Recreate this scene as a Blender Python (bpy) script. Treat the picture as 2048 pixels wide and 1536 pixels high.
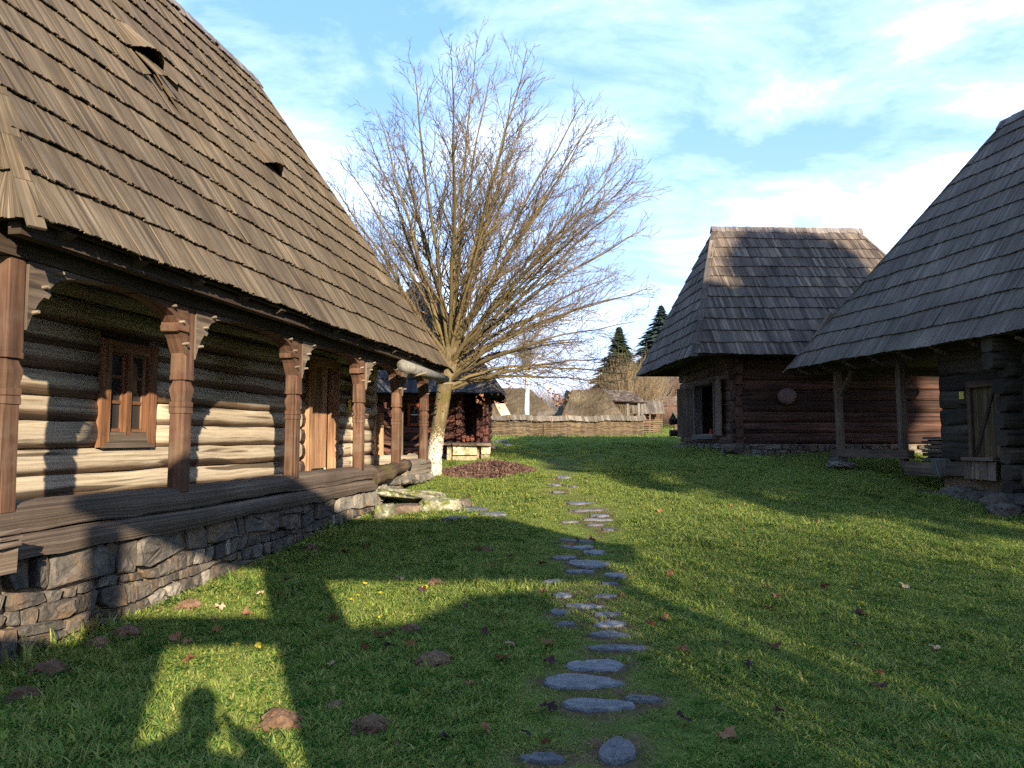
import bpy, bmesh, math, random
import numpy as np
from mathutils import Vector, Matrix
for o in list(bpy.data.objects): bpy.data.objects.remove(o)
SC = bpy.context.scene
COL = SC.collection
R = math.radians
rng = np.random.default_rng(7)
random.seed(7)

# ------------------------------------------------------------------ camera, sky, sun, exposure
EYE = 1.6; FPX = 1500.0; PITCH = math.atan(107/1500)
cam = bpy.data.cameras.new('camera'); cam_o = bpy.data.objects.new('camera', cam); COL.objects.link(cam_o)
cam_o.location = (0, 0, EYE); cam_o.rotation_euler = (math.pi/2+PITCH, 0, 0)
cam.sensor_width = 36; cam.lens = 36*FPX/2048; cam.clip_start = .05; cam.clip_end = 3000
SC.camera = cam_o
SUN_AZ, SUN_EL = R(21), R(18)          # the sun stands behind the camera, to its right
S = np.array([math.sin(SUN_AZ)*math.cos(SUN_EL), -math.cos(SUN_AZ)*math.cos(SUN_EL), math.sin(SUN_EL)])
sun = bpy.data.lights.new('sun', 'SUN'); sun.energy = 3.2; sun.angle = R(.53); sun.color = (1, .84, .62)
sun_o = bpy.data.objects.new('sun', sun); COL.objects.link(sun_o)
sun_o.rotation_euler = Vector(S).to_track_quat('Z', 'Y').to_euler(); sun_o.location = (20, -50, 40)
SC.view_settings.view_transform = 'Standard'; SC.view_settings.look = 'None'
SC.view_settings.exposure = 2.4; SC.view_settings.gamma = 1
SC.render.engine = 'CYCLES'; SC.cycles.max_bounces = 4; SC.cycles.diffuse_bounces = 3; SC.cycles.glossy_bounces = 2; SC.cycles.transmission_bounces = 3; SC.cycles.use_adaptive_sampling = True; SC.cycles.adaptive_threshold = .015; SC.cycles.transparent_max_bounces = 8
SC.cycles.use_denoising = False

class G:                                    # tiny node-graph helper
    def __init__(s, nt): s.nt = nt; s.nt.nodes.clear()
    def n(s, t, _o=0, **k):
        nd = s.nt.nodes.new(t)
        for a, v in k.items():
            if a.startswith('p_'): setattr(nd, a[2:], v)
            else:
                key = int(a[1:]) if a[0] == 'i' and a[1:].isdigit() else a.replace('__', ' ')
                s.put(nd.inputs[key], v)
        return nd
    def put(s, sock, v):
        if isinstance(v, bpy.types.NodeSocket): s.nt.links.new(v, sock)
        elif isinstance(v, bpy.types.Node): s.nt.links.new(v.outputs[0], sock)
        else:
            if isinstance(v, tuple) and len(v) == 3 and sock.type == 'RGBA': v = (*v, 1)
            sock.default_value = v
    def math(s, op, a, b=None, c=None, clamp=False):
        k = dict(p_operation=op, p_use_clamp=clamp, i0=a)
        if b is not None: k['i1'] = b
        if c is not None: k['i2'] = c
        return s.n('ShaderNodeMath', **k).outputs[0]
    def mix(s, f, a, b, bt='MIX'):
        nd = s.nt.nodes.new('ShaderNodeMix'); nd.data_type = 'RGBA'; nd.blend_type = bt; nd.clamp_factor = True
        s.put(nd.inputs[0], f); s.put(nd.inputs[6], a); s.put(nd.inputs[7], b); return nd.outputs[2]
    def ramp(s, f, *stops, ip='LINEAR'):
        nd = s.nt.nodes.new('ShaderNodeValToRGB'); s.put(nd.inputs[0], f); e = nd.color_ramp.elements; nd.color_ramp.interpolation = ip
        while len(e) < len(stops): e.new(.5)
        for i, (p, c) in enumerate(stops):
            e[i].position = p; e[i].color = (c, c, c, 1) if not isinstance(c, tuple) else (*c, 1)
        return nd.outputs[0]
    def noise(s, vec, scale, detail=4, rough=.55, dist=0, out=0):
        nd = s.n('ShaderNodeTexNoise', Vector=vec, Scale=scale, Detail=detail, Roughness=rough, Distortion=dist); return nd.outputs[out]
    def vmul(s, v, m):
        return s.n('ShaderNodeVectorMath', p_operation='MULTIPLY', i0=v, i1=m).outputs[0]
    def vadd(s, v, m):
        return s.n('ShaderNodeVectorMath', p_operation='ADD', i0=v, i1=m).outputs[0]

W = bpy.data.worlds.new('World'); SC.world = W; W.use_nodes = True
g = G(W.node_tree)
sky = g.n('ShaderNodeTexSky', p_sky_type='NISHITA', p_sun_disc=False, p_sun_elevation=SUN_EL, p_sun_rotation=math.atan2(S[0], S[1]),
          p_altitude=300, p_air_density=1.0, p_dust_density=.6, p_ozone_density=1.6)
tc = g.n('ShaderNodeTexCoord').outputs['Generated']
sep = g.n('ShaderNodeSeparateXYZ', i0=tc)
zz = g.math('ADD', g.math('MAXIMUM', sep.outputs[2], 0.0), .13)
cu = g.math('DIVIDE', sep.outputs[0], zz); cv = g.math('DIVIDE', sep.outputs[1], zz)
cvec = g.n('ShaderNodeCombineXYZ', i0=cu, i1=g.math('MULTIPLY', cv, .8), i2=3.7).outputs[0]
big = g.noise(g.vadd(cvec, (7.7, 5.6, 0)), .7, 4, .55, .4)
fine = g.noise(g.vmul(g.vadd(cvec, (1.1, 4.2, 0)), (1., 1.6, 1.)), 1.7, 12, .64, .4)
dens = g.math('ADD', g.math('MULTIPLY', big, .62), g.math('MULTIPLY', fine, .62))
cf = g.ramp(dens, (.575, 0.0), (.68, .10), (.84, .42), (.96, .7))
lowz = g.ramp(sep.outputs[2], (.0, .12), (.2, .03), (.45, 0.0))      # thin bright veil of cirrus low over the horizon
cf = g.math('MAXIMUM', cf, lowz)
ss = g.n('ShaderNodeSeparateColor', i0=sky.outputs[0])       # soften the falloff from horizon to zenith, as hazy late-autumn air does
skyc = g.n('ShaderNodeCombineColor', i0=g.math('MULTIPLY', g.math('POWER', ss.outputs[0], .6), .68), i1=g.math('MULTIPLY', g.math('POWER', ss.outputs[1], .38), 1.15), i2=g.math('MULTIPLY', g.math('POWER', ss.outputs[2], .3), 2.02)).outputs[0]
bgs = g.n('ShaderNodeBackground', Color=skyc, Strength=.091)
bgc = g.n('ShaderNodeBackground', Color=(.93, .97, 1.0), Strength=.95)
mx = g.n('ShaderNodeMixShader', i0=cf, i1=bgs, i2=bgc)
g.n('ShaderNodeOutputWorld', Surface=mx)

# ------------------------------------------------------------------ terrain height, pixel helpers (for measuring positions in the photograph)
KY = np.array([-60,-10,0,5,8,11.8,15.8,18,21,26,35,50,80,150,500.]); KZ = np.array([-.6,-.1,0,0,.11,.31,.70,.92,1.15,1.32,1.5,1.62,1.9,3.,6.])
KD = np.gradient(KZ, KY)
def sstep(a, b, x): t = np.clip((x-a)/(b-a), 0, 1); return t*t*(3-2*t)
def hz(x, y):
    x = np.asarray(x, float); y = np.asarray(y, float)
    i = np.clip(np.searchsorted(KY, y)-1, 0, len(KY)-2); hh = KY[i+1]-KY[i]; t = np.clip((y-KY[i])/hh, 0, 1)
    z = (2*t**3-3*t**2+1)*KZ[i]+(t**3-2*t**2+t)*hh*KD[i]+(-2*t**3+3*t**2)*KZ[i+1]+(t**3-t**2)*hh*KD[i+1]
    z = z+sstep(4, 40, x-.05*(y-50))*sstep(49, 130, y)*13
    z = z-.17*(1-sstep(-1.5, 4, x))*sstep(14, 20, y)*(1-sstep(26, 36, y))
    amp = .012+.02*sstep(6, 20, y)
    z = z+amp*(np.sin(x*2.1+.7*y+1)+np.sin(y*1.7-.9*x)+.6*np.sin(4.3*x+1.1*y)*np.sin(3.1*y+.5))
    return z
CP, SP = math.cos(PITCH), math.sin(PITCH)
def ray(x, y):
    v = (768-y)/FPX; return np.array([(x-1024)/FPX, CP-v*SP, SP+v*CP])
def at(x, y, Y):
    r = ray(x, y); return np.array([0, 0, EYE])+r*(Y/r[1])
def gp(x, y):
    r = ray(x, y); t = np.concatenate([np.arange(1, 60, .02), np.arange(60, 400, .5)])
    p = np.array([0, 0, EYE])+r*t[:, None]; k = np.argmax(p[:, 2] < hz(p[:, 0], p[:, 1])); return p[k]
def proj(p):
    q = np.asarray(p, float)-[0, 0, EYE]; f = q[..., 1]*CP+q[..., 2]*SP; u = -q[..., 1]*SP+q[..., 2]*CP
    return 1024+FPX*q[..., 0]/f, 768-FPX*u/f, f

# ------------------------------------------------------------------ object helpers
def link(o, parent=None, label=None, cat=None, group=None, kind=None):
    COL.objects.link(o)
    if parent is not None: o.parent = parent
    for k, v in (('label', label), ('category', cat), ('group', group), ('kind', kind)):
        if v: o[k] = v
    return o
def empty(name, loc=(0, 0, 0), rz=0, parent=None, **k):
    o = bpy.data.objects.new(name, None); o.location = loc; o.rotation_euler = (0, 0, rz); o.empty_display_size = .2
    return link(o, parent, **k)
class MB:                                   # mesh builder: verts, faces, uv per loop, per-vertex "vary"
    def __init__(s): s.v = []; s.f = []; s.uv = []; s.r = []; s.nv = 0
    def add(s, V, Fc, UV=None, vary=0.0):
        V = np.asarray(V, float).reshape(-1, 3); b = s.nv
        s.v.append(V); s.nv += len(V)
        for k, f in enumerate(Fc):
            s.f.append([b+i for i in f])
            s.uv.append([UV[k][j] for j in range(len(f))] if UV is not None else [(V[i][0], V[i][1]) for i in f])
        s.r.append(np.full(len(V), vary))
    def mesh(s, name, smooth=False):
        me = bpy.data.meshes.new(name)
        V = np.concatenate(s.v) if s.v else np.zeros((0, 3))
        me.from_pydata(V.tolist(), [], s.f)
        u = me.uv_layers.new(name='UVMap'); flat = [c for f in s.uv for p in f for c in p]
        u.data.foreach_set('uv', flat)
        a = me.attributes.new('vary', 'FLOAT', 'POINT'); a.data.foreach_set('value', np.concatenate(s.r))
        if smooth: me.polygons.foreach_set('use_smooth', [True]*len(me.polygons))
        me.update(); return me
    def build(s, name, mat, parent=None, smooth=False, **k):
        me = s.mesh(name, smooth); me.materials.append(mat)
        return link(bpy.data.objects.new(name, me), parent, **k)
BF = [(0,3,2,1),(4,5,6,7),(0,1,5,4),(1,2,6,5),(2,3,7,6),(3,0,4,7)]
def hexa(mb, C, vary=0.0, ax=None, jit=0):  # 8 corners: bottom 0-3, top 4-7; u runs along the longest edge
    C = np.asarray(C, float)
    if jit: C = C+rng.normal(0, jit, C.shape)
    L = [np.linalg.norm(C[1]-C[0]), np.linalg.norm(C[3]-C[0]), np.linalg.norm(C[4]-C[0])]
    a = int(np.argmax(L)) if ax is None else ax
    idx = np.array([[0,0,0],[1,0,0],[1,1,0],[0,1,0],[0,0,1],[1,0,1],[1,1,1],[0,1,1]])*np.array(L)
    UV = []
    ou, ov = vary*13.7, vary*7.3
    for f in BF:
        q = idx[list(f)]; rngs = q.max(0)-q.min(0); fixed = int(np.argmin(rngs))
        rest = [k for k in range(3) if k != fixed]
        al = a if a in rest else rest[0]; ac = [k for k in rest if k != al][0]
        UV.append([(q[j][al]+ou, q[j][ac]+.31*fixed+ov) for j in range(4)])
    mb.add(C, BF, UV, vary)
def box(mb, c, d, rz=0, vary=None, ax=None, jit=0, rx=0, ry=0):
    hx, hy, h = d[0]/2, d[1]/2, d[2]/2
    C = np.array([[-hx,-hy,-h],[hx,-hy,-h],[hx,hy,-h],[-hx,hy,-h],[-hx,-hy,h],[hx,-hy,h],[hx,hy,h],[-hx,hy,h]])
    if rz or rx or ry:
        m = np.array(Matrix.Rotation(rz, 3, 'Z') @ Matrix.Rotation(ry, 3, 'Y') @ Matrix.Rotation(rx, 3, 'X')); C = C@m.T
    hexa(mb, C+np.asarray(c), rng.random() if vary is None else vary, ax, jit)
def bar(mb, p0, p1, w, t, vary=None, up=(0, 0, 1)):           # rectangular beam from p0 to p1
    p0, p1 = np.asarray(p0, float), np.asarray(p1, float); d = p1-p0; d /= np.linalg.norm(d)
    s = np.cross(d, up); s = s/np.linalg.norm(s) if np.linalg.norm(s) > 1e-6 else np.array([1., 0, 0]); u = np.cross(s, d)
    C = [p0-s*w/2-u*t/2, p1-s*w/2-u*t/2, p1+s*w/2-u*t/2, p0+s*w/2-u*t/2, p0-s*w/2+u*t/2, p1-s*w/2+u*t/2, p1+s*w/2+u*t/2, p0+s*w/2+u*t/2]
    hexa(mb, C, rng.random() if vary is None else vary, 0)
def tube(mb, P, Rr, sides=8, vary=0.0, cap=True, sq=1.0, flat=(1, 1), up=(0, 0, 1), wob=0.0, uo=None):
    P = np.asarray(P, float); n = len(P); Rr = np.broadcast_to(np.asarray(Rr, float), (n,))
    T = np.gradient(P, axis=0); T /= np.linalg.norm(T, axis=1)[:, None]+1e-12
    up = np.asarray(up, float)
    if abs(T[0]@up) > .95: up = np.array([1., 0, 0])
    A = np.cross(T, up); A /= np.linalg.norm(A, axis=1)[:, None]; B = np.cross(A, T)
    th = np.arange(sides)*2*math.pi/sides+math.pi/sides
    c, s_ = np.cos(th), np.sin(th)
    if sq != 1.0:
        k = (np.abs(c)**(2/sq)+np.abs(s_)**(2/sq))**(-sq/2); c, s_ = c*k, s_*k
    rad = Rr[:, None]*np.ones(sides)
    if wob: rad = rad*(1+rng.normal(0, wob, (n, sides)))
    V = P[:, None]+A[:, None]*(c*rad*flat[0])[..., None]+B[:, None]*(s_*rad*flat[1])[..., None]
    Fc, UV = [], []
    ls = np.concatenate([[0], np.cumsum(np.linalg.norm(np.diff(P, axis=0), axis=1))])+(vary*17.3 if uo is None else uo)
    per = 2*math.pi*float(Rr.max())*(flat[0]+flat[1])/2/sides
    for i in range(n-1):
        for j in range(sides):
            k = (j+1) % sides
            Fc.append((i*sides+j, i*sides+k, (i+1)*sides+k, (i+1)*sides+j))
            UV.append([(ls[i], j*per), (ls[i], (j+1)*per), (ls[i+1], (j+1)*per), (ls[i+1], j*per)])
    if cap:
        for i, rev in ((0, True), (n-1, False)):
            f = [i*sides+j for j in range(sides)]; f = f[::-1] if rev else f
            Fc.append(tuple(f)); UV.append([(.02*math.cos(th[j]), .02*math.sin(th[j])+j*.004) for j in range(sides)])
    mb.add(V.reshape(-1, 3), Fc, UV, vary)
def poly_prism(mb, P2, t, org, ex, ez, ey, vary=0.0):         # outline in (ex,ez) extruded t along ey, centred
    P2 = np.asarray(P2, float); n = len(P2); org, ex, ez, ey = map(lambda a: np.asarray(a, float), (org, ex, ez, ey))
    F0 = org+P2[:, :1]*ex+P2[:, 1:]*ez-ey*t/2; V = np.concatenate([F0, F0+ey*t])
    Fc = [tuple(range(n)), tuple(range(2*n-1, n-1, -1))]+[(i, i+n, (i+1) % n+n, (i+1) % n) for i in range(n)]
    o = vary*5.1
    UV = [[(p[0]+o, p[1]) for p in P2], [(p[0]+o, p[1]) for p in P2[::-1]]]+[[(P2[i][0]+o, 0), (P2[i][0]+o, t), (P2[(i+1) % n][0]+o, t), (P2[(i+1) % n][0]+o, 0)] for i in range(n)]
    mb.add(V, Fc, UV, vary)

# ------------------------------------------------------------------ materials
MATS = {}
def newmat(name):
    m = bpy.data.materials.new(name); m.use_nodes = True; MATS[name] = m
    return m, G(m.node_tree)
def finish(g, col, rough=.85, height=None, bump=.3, dist=.01, spec=.3, **k):
    b = g.n('ShaderNodeBsdfPrincipled', Base__Color=col, Roughness=rough)
    b.inputs['Specular IOR Level'].default_value = spec
    if height is not None:
        g.put(b.inputs['Normal'], g.n('ShaderNodeBump', Strength=bump, Distance=dist, Height=height).outputs[0])
    g.n('ShaderNodeOutputMaterial', Surface=k.get('surf', b)); return b
def vary(g):
    a = g.n('ShaderNodeAttribute', p_attribute_name='vary').outputs['Fac']
    r = g.n('ShaderNodeObjectInfo').outputs['Random']
    return g.math('FRACT', g.math('ADD', g.math('MULTIPLY', a, 7.13), r))
def wood(name, dark, mid, light, su=1.3, sv=38, contrast=(.30, .52, .74), amt=.5, bump=.5, rough=.85, tint=None, tint_amt=0., stain=None, stain_rng=(.55, .7), crack=.0, spec=.2):
    m, g = newmat(name)
    uv = g.n('ShaderNodeUVMap').outputs[0]; vr = vary(g)
    off = g.n('ShaderNodeCombineXYZ', i0=g.math('MULTIPLY', vr, 31.7), i1=g.math('MULTIPLY', vr, 11.3), i2=g.math('MULTIPLY', vr, 5.0)).outputs[0]
    uvo = g.vadd(uv, off)
    grain = g.noise(g.vmul(uvo, (su, sv, 1)), 1, 6, .62, .12)
    patch = g.noise(g.vmul(uvo, (.9, 2.6, 1)), 1, 3, .6)
    f = g.math('ADD', g.math('MULTIPLY', grain, .8), g.math('MULTIPLY', patch, .2))
    col = g.ramp(f, (contrast[0], dark), (contrast[1], mid), (contrast[2], light))
    if tint is not None:                                     # whole boards of another weathering
        col = g.mix(g.math('MULTIPLY', g.ramp(g.noise(g.vadd(off, (3.3, 1.7, .2)), 1.7, 2), (.42, 0.), (.6, 1.)), tint_amt), col, tint)
    if stain is not None:
        oc = g.n('ShaderNodeTexCoord').outputs['Object']
        st = g.ramp(g.noise(g.vmul(oc, (1.0, 1.0, 2.2)), 1.1, 5, .65), (stain_rng[0], 0.), (stain_rng[1], 1.))
        col = g.mix(g.math('MULTIPLY', st, .85), col, stain)
    wx = g.noise(g.n('ShaderNodeNewGeometry').outputs['Position'], .9, 5, .6)      # broad patches of weathering over a whole roof or wall
    br = g.math('MULTIPLY', g.math('ADD', 1-amt/2, g.math('MULTIPLY', vr, amt)), g.ramp(wx, (.32, .72), (.5, 1.), (.68, 1.28)))
    col = g.mix(1.0, col, g.n('ShaderNodeCombineColor', i0=br, i1=br, i2=br).outputs[0], 'MULTIPLY')
    if crack:
        ck = g.ramp(g.noise(g.vmul(uvo, (su*.5, sv*.35, 1)), 1, 2, .5, .2), (.34, 1.), (.385, 0.))
        col = g.mix(g.math('MULTIPLY', ck, crack), col, tuple(c*.15 for c in dark))
        grain = g.math('SUBTRACT', grain, g.math('MULTIPLY', ck, .8))
    finish(g, col, rough, grain, bump, .012, spec)
    return m
shingle_brown = wood('brown weathered shingle', (.027, .020, .012), (.070, .052, .032), (.21, .165, .11), 1.0, 60, (.35, .53, .73), .55, .45, tint=(.105, .085, .060), tint_amt=.6)
shingle_grey = wood('grey weathered shingle', (.046, .038, .030), (.112, .094, .077), (.23, .20, .165), 1.0, 60, (.33, .53, .77), .35, .5, tint=(.074, .063, .053), tint_amt=.6)
shingle_far = wood('mottled grey brown shingle', (.040, .031, .024), (.10, .078, .060), (.225, .18, .135), 1.1, 40, (.33, .52, .76), .9, .5, tint=(.046, .039, .037), tint_amt=.8)
shingle_dark = wood('dark tarred shingle', (.02, .02, .023), (.045, .044, .047), (.10, .095, .09), 1.1, 40, amt=.8, bump=.5)
ridge_wood = wood('ridge board', (.05, .045, .045), (.115, .1, .095), (.22, .2, .18), 1.1, 40, amt=.6)
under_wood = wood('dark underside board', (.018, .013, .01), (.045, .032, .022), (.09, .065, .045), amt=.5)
post_wood = wood('red brown carved oak', (.026, .014, .009), (.074, .039, .024), (.145, .085, .054), 1.4, 26, (.28, .5, .76), .25, .5, crack=.6, stain=(.11, .08, .056), stain_rng=(.5, .7))
bracket_wood = wood('grey bracket wood', (.04, .029, .021), (.09, .069, .052), (.165, .135, .107), 1.4, 26, amt=.4, crack=.5)
peg_wood = wood('pale peg wood', (.09, .07, .05), (.15, .122, .09), (.21, .175, .135), 3, 20, amt=.2)
sill_wood = wood('silvery worn sill oak', (.032, .024, .018), (.09, .068, .051), (.22, .182, .146), .35, 46, (.30, .52, .78), .2, .6, crack=.45)
sill_pale = wood('bleached sill oak', (.07, .055, .042), (.17, .142, .113), (.28, .245, .2), .9, 20, amt=.2, bump=.7, crack=.7)
moss_log = wood('mossy rotten beam', (.014, .009, .006), (.05, .034, .022), (.12, .092, .06), .9, 18, amt=.2, bump=1, crack=.9, stain=(.055, .06, .012), stain_rng=(.52, .64))
barn_log = wood('brown grey hewn log', (.03, .017, .011), (.088, .052, .033), (.18, .125, .085), .8, 20, amt=.7, bump=.7, crack=.7)
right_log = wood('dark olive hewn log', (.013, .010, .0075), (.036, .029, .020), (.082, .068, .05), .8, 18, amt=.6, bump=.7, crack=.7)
red_log = wood('red brown hewn log', (.010, .006, .005), (.050, .025, .018), (.165, .08, .05), .6, 26, (.34, .54, .80), .7, .9, crack=.8)
redhouse_log = wood('dark red house log', (.02, .007, .006), (.075, .031, .024), (.185, .105, .08), .8, 17, amt=.7, bump=.7, crack=.7)
redframe = wood('red painted frame', (.12, .025, .012), (.26, .06, .028), (.36, .11, .06), amt=.2)
window_wood = wood('orange brown window wood', (.07, .03, .014), (.15, .072, .036), (.25, .14, .075), 1.5, 26, amt=.2, crack=.3)
door_wood = wood('brown plank door', (.10, .05, .027), (.22, .125, .07), (.36, .24, .15), 1.2, 26, amt=.4, crack=.4)
door_pale = wood('pale worn door panel', (.2, .16, .12), (.38, .33, .26), (.52, .47, .39), amt=.2)
plank_grey = wood('grey plank', (.04, .036, .032), (.10, .09, .08), (.20, .188, .17), 1., 28, amt=.5, crack=.5)
plank_brown = wood('brown weathered plank', (.038, .026, .019), (.10, .072, .052), (.19, .148, .11), 1., 28, amt=.5, crack=.5)
fence_wood = wood('hazel withy', (.036, .026, .016), (.085, .063, .039), (.165, .13, .085), 2, 30, amt=.8)
cap_wood = wood('fence cap board', (.045, .037, .029), (.10, .086, .068), (.20, .18, .15), 1.2, 34, amt=.9, bump=.5)
new_board = wood('fresh pale board', (.3, .22, .14), (.38, .3, .21), (.44, .37, .28), amt=.2)

def logmat():
    m, g = newmat('cream weathered round log'); uv = g.n('ShaderNodeUVMap').outputs[0]; vr = vary(g)
    off = g.n('ShaderNodeCombineXYZ', i0=g.math('MULTIPLY', vr, 23.1), i1=g.math('MULTIPLY', vr, 3.1), i2=vr).outputs[0]
    uvo = g.vadd(uv, off)
    grain = g.math('ADD', g.math('MULTIPLY', g.noise(g.vmul(uvo, (.8, 30, 1)), 1, 6, .6, .15), .65), g.math('MULTIPLY', g.noise(g.vmul(uvo, (3, 110, 1)), 1, 4, .7), .35))
    col = g.ramp(grain, (.34, (.11, .086, .058)), (.5, (.275, .232, .168)), (.66, (.385, .335, .25)))
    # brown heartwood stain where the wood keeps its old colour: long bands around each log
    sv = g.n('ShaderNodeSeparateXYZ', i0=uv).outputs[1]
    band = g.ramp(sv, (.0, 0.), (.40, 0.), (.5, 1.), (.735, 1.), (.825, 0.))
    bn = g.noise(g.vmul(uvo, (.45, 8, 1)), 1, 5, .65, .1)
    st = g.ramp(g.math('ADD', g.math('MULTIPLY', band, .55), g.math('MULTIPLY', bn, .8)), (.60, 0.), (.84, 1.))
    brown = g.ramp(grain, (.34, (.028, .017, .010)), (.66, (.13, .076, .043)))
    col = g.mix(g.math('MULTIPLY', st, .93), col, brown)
    ck = g.ramp(g.noise(g.vmul(uvo, (.28, 5, 1)), 1, 2, .5, .2), (.35, 1.), (.38, 0.))
    col = g.mix(g.math('MULTIPLY', ck, .85), col, (.03, .02, .013))
    finish(g, col, .85, g.math('SUBTRACT', grain, ck), .6, .015, .2); return m
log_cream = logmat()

def stonemat(name, dark, mid, light, stain=(.30, .185, .09), st=(.6, .72), bump=.8, moss=None, moss_r=(.5, .62), rough=.85, spec=.3, sc=1., lichen=None):
    m, g = newmat(name); oc = g.n('ShaderNodeTexCoord').outputs['Object']; vr = vary(g)
    off = g.n('ShaderNodeCombineXYZ', i0=g.math('MULTIPLY', vr, 17.), i1=g.math('MULTIPLY', vr, 29.), i2=vr).outputs[0]
    p = g.vadd(oc, off)
    n1 = g.noise(p, 5*sc, 8, .65, .3); n2 = g.noise(p, 22*sc, 6, .7)
    f = g.math('ADD', g.math('MULTIPLY', n1, .6), g.math('MULTIPLY', n2, .4))
    col = g.ramp(f, (.32, dark), (.5, mid), (.7, light))
    br = g.math('ADD', .62, g.math('MULTIPLY', vr, .8))
    col = g.mix(1., col, g.n('ShaderNodeCombineColor', i0=br, i1=br, i2=br).outputs[0], 'MULTIPLY')
    if stain: col = g.mix(g.math('MULTIPLY', g.ramp(g.noise(p, 3*sc, 5, .6), (st[0], 0.), (st[1], 1.)), .6), col, stain)
    if lichen: col = g.mix(g.ramp(g.noise(p, 9*sc, 7, .7), (.5, 0.), (.58, 1.)), col, lichen)
    if moss: col = g.mix(g.ramp(g.noise(p, 6*sc, 7, .7), (moss_r[0], 0.), (moss_r[1], 1.)), col, moss)
    finish(g, col, rough, f, bump, .03, spec); return m
rubble = stonemat('dark andesite rubble', (.021, .018, .016), (.058, .051, .043), (.145, .128, .103), stain=(.16, .098, .05), st=(.5, .66), bump=1.)
rubble_pale = stonemat('pale fieldstone', (.055, .048, .04), (.12, .108, .09), (.22, .2, .168), bump=1.)
mossy = stonemat('mossy lichen slab', (.06, .055, .038), (.14, .135, .095), (.26, .25, .2), stain=None, moss=(.075, .085, .014), lichen=(.25, .255, .19), moss_r=(.5, .6))
slate = stonemat('wet blue grey slate', (.03, .032, .037), (.075, .079, .087), (.15, .156, .168), stain=(.16, .15, .13), bump=.9, rough=.5, spec=.4, sc=2.2)
soil = stonemat('crumbly brown soil', (.045, .026, .015), (.115, .07, .042), (.20, .135, .088), stain=None, bump=1.0, sc=3, rough=.95, spec=.1)
mortar = stonemat('sandy mortar', (.10, .075, .05), (.2, .15, .10), (.30, .235, .16), stain=None, bump=.8, sc=2.5, rough=.95)
white_wall = stonemat('white lime wash', (.3, .3, .29), (.44, .44, .43), (.52, .52, .5), stain=None, bump=.2)
clay = stonemat('mauve fired clay', (.085, .045, .04), (.13, .075, .066), (.18, .11, .098), stain=None, bump=.15, rough=.7, sc=2)
def plain(name, col, rough=.8, spec=.3):
    m, g = newmat(name); oc = g.n('ShaderNodeTexCoord').outputs['Object']
    n = g.noise(oc, 14, 5); c = g.mix(n, tuple(x*.75 for x in col), tuple(min(1, x*1.2) for x in col))
    finish(g, c, rough, n, .15, .01, spec); return m
yellow_sign = plain('faded yellow plaque', (.5, .36, .06)); red_paint = plain('red paint', (.45, .03, .03), .4)
white_paint = plain('white paint', (.7, .7, .68)); black_stuff = plain('black picture', (.02, .02, .02)); cloth_dark = plain('dark jacket cloth', (.03, .035, .05)); skin_m = plain('skin', (.5, .3, .22), .6); trousers = plain('blue trousers', (.04, .05, .09)); hair_m = plain('brown hair', (.04, .025, .015)); phone_m = plain('phone black', (.01, .01, .012), .25)
def glassmat():
    m, g = newmat('old window glass'); b = g.n('ShaderNodeBsdfPrincipled', Base__Color=(.02, .022, .022), Roughness=.06)
    oc = g.n('ShaderNodeTexCoord').outputs['Object']
    g.put(b.inputs['Normal'], g.n('ShaderNodeBump', Strength=.12, Distance=.02, Height=g.noise(oc, 4, 2)).outputs[0])
    b.inputs['Specular IOR Level'].default_value = .5; g.n('ShaderNodeOutputMaterial', Surface=b); return m
glass = glassmat()
def thatchmat():
    m, g = newmat('old reed thatch'); oc = g.n('ShaderNodeTexCoord').outputs['Object']; uv = g.n('ShaderNodeUVMap').outputs[0]
    n = g.noise(g.vmul(uv, (.9, 16, 1)), 1, 7, .75, .2); n2 = g.noise(oc, .5, 4)
    c = g.ramp(g.math('ADD', g.math('MULTIPLY', n, .7), g.math('MULTIPLY', n2, .3)), (.36, (.018, .014, .009)), (.5, (.06, .047, .03)), (.64, (.15, .122, .082)))
    finish(g, c, .95, n, .9, .06, .1); return m
thatch = thatchmat()
# ------------------------------------------------------------------ ground
def axis(lo, hi, fine, c0, c1, grow=1.12):
    a = list(np.arange(c0, c1+1e-6, fine)); s = fine
    while a[-1] < hi: s *= grow; a.append(a[-1]+s)
    s = fine
    while a[0] > lo: s *= grow; a.insert(0, a[0]-s)
    return np.array(a)
MOLE = [(868,1330,.36),(560,1452,.34),(672,1415,.17),(742,1462,.3),(820,1262,.24),(975,1102,.22),(870,1168,.24),(1255,1150,.05),(930,1215,.15),(255,1120+150,.3),(380,1215,.3),(200,1290,.26),(100,1345,.32),(45,1400,.3),(620,1100,.3),(850,1080,.12)]
MOLE_XY = [(*gp(x, y)[:2], r) for x, y, r in MOLE]
STONES = [(1235,1505,60,70),(1085,1522,80,18),(1195,1415,120,30),(1285,1404,60,16),(1160,1367,150,32),(1195,1334,100,30),(1240,1298,105,11),(1220,1272,78,13),(1222,1251,62,14),(1131,1251,26,8),(1214,1231,45,9),(1118,1227,40,13),(1168,1215,66,10),(1210,1195,40,7),(1125,1193,38,11),(1221,1170,26,6),(1106,1164,26,6),(1230,1152,42,12),(1158,1145,48,7),(1175,1129,72,21),(1127,1117,40,9),(1190,1106,44,10),(1155,1096,54,8),(1150,1083,64,5),(1216,1060,22,6),(1190,1051,32,4),(1140,1045,28,4),(1195,1041,58,5),(1200,1032,36,7),(1180,1021,62,6),(1160,1007,46,7),(1116,985,22,6),(1146,973,18,5),(1110,970,22,6),(1126,955,24,5)]
ST_XY = []
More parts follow.
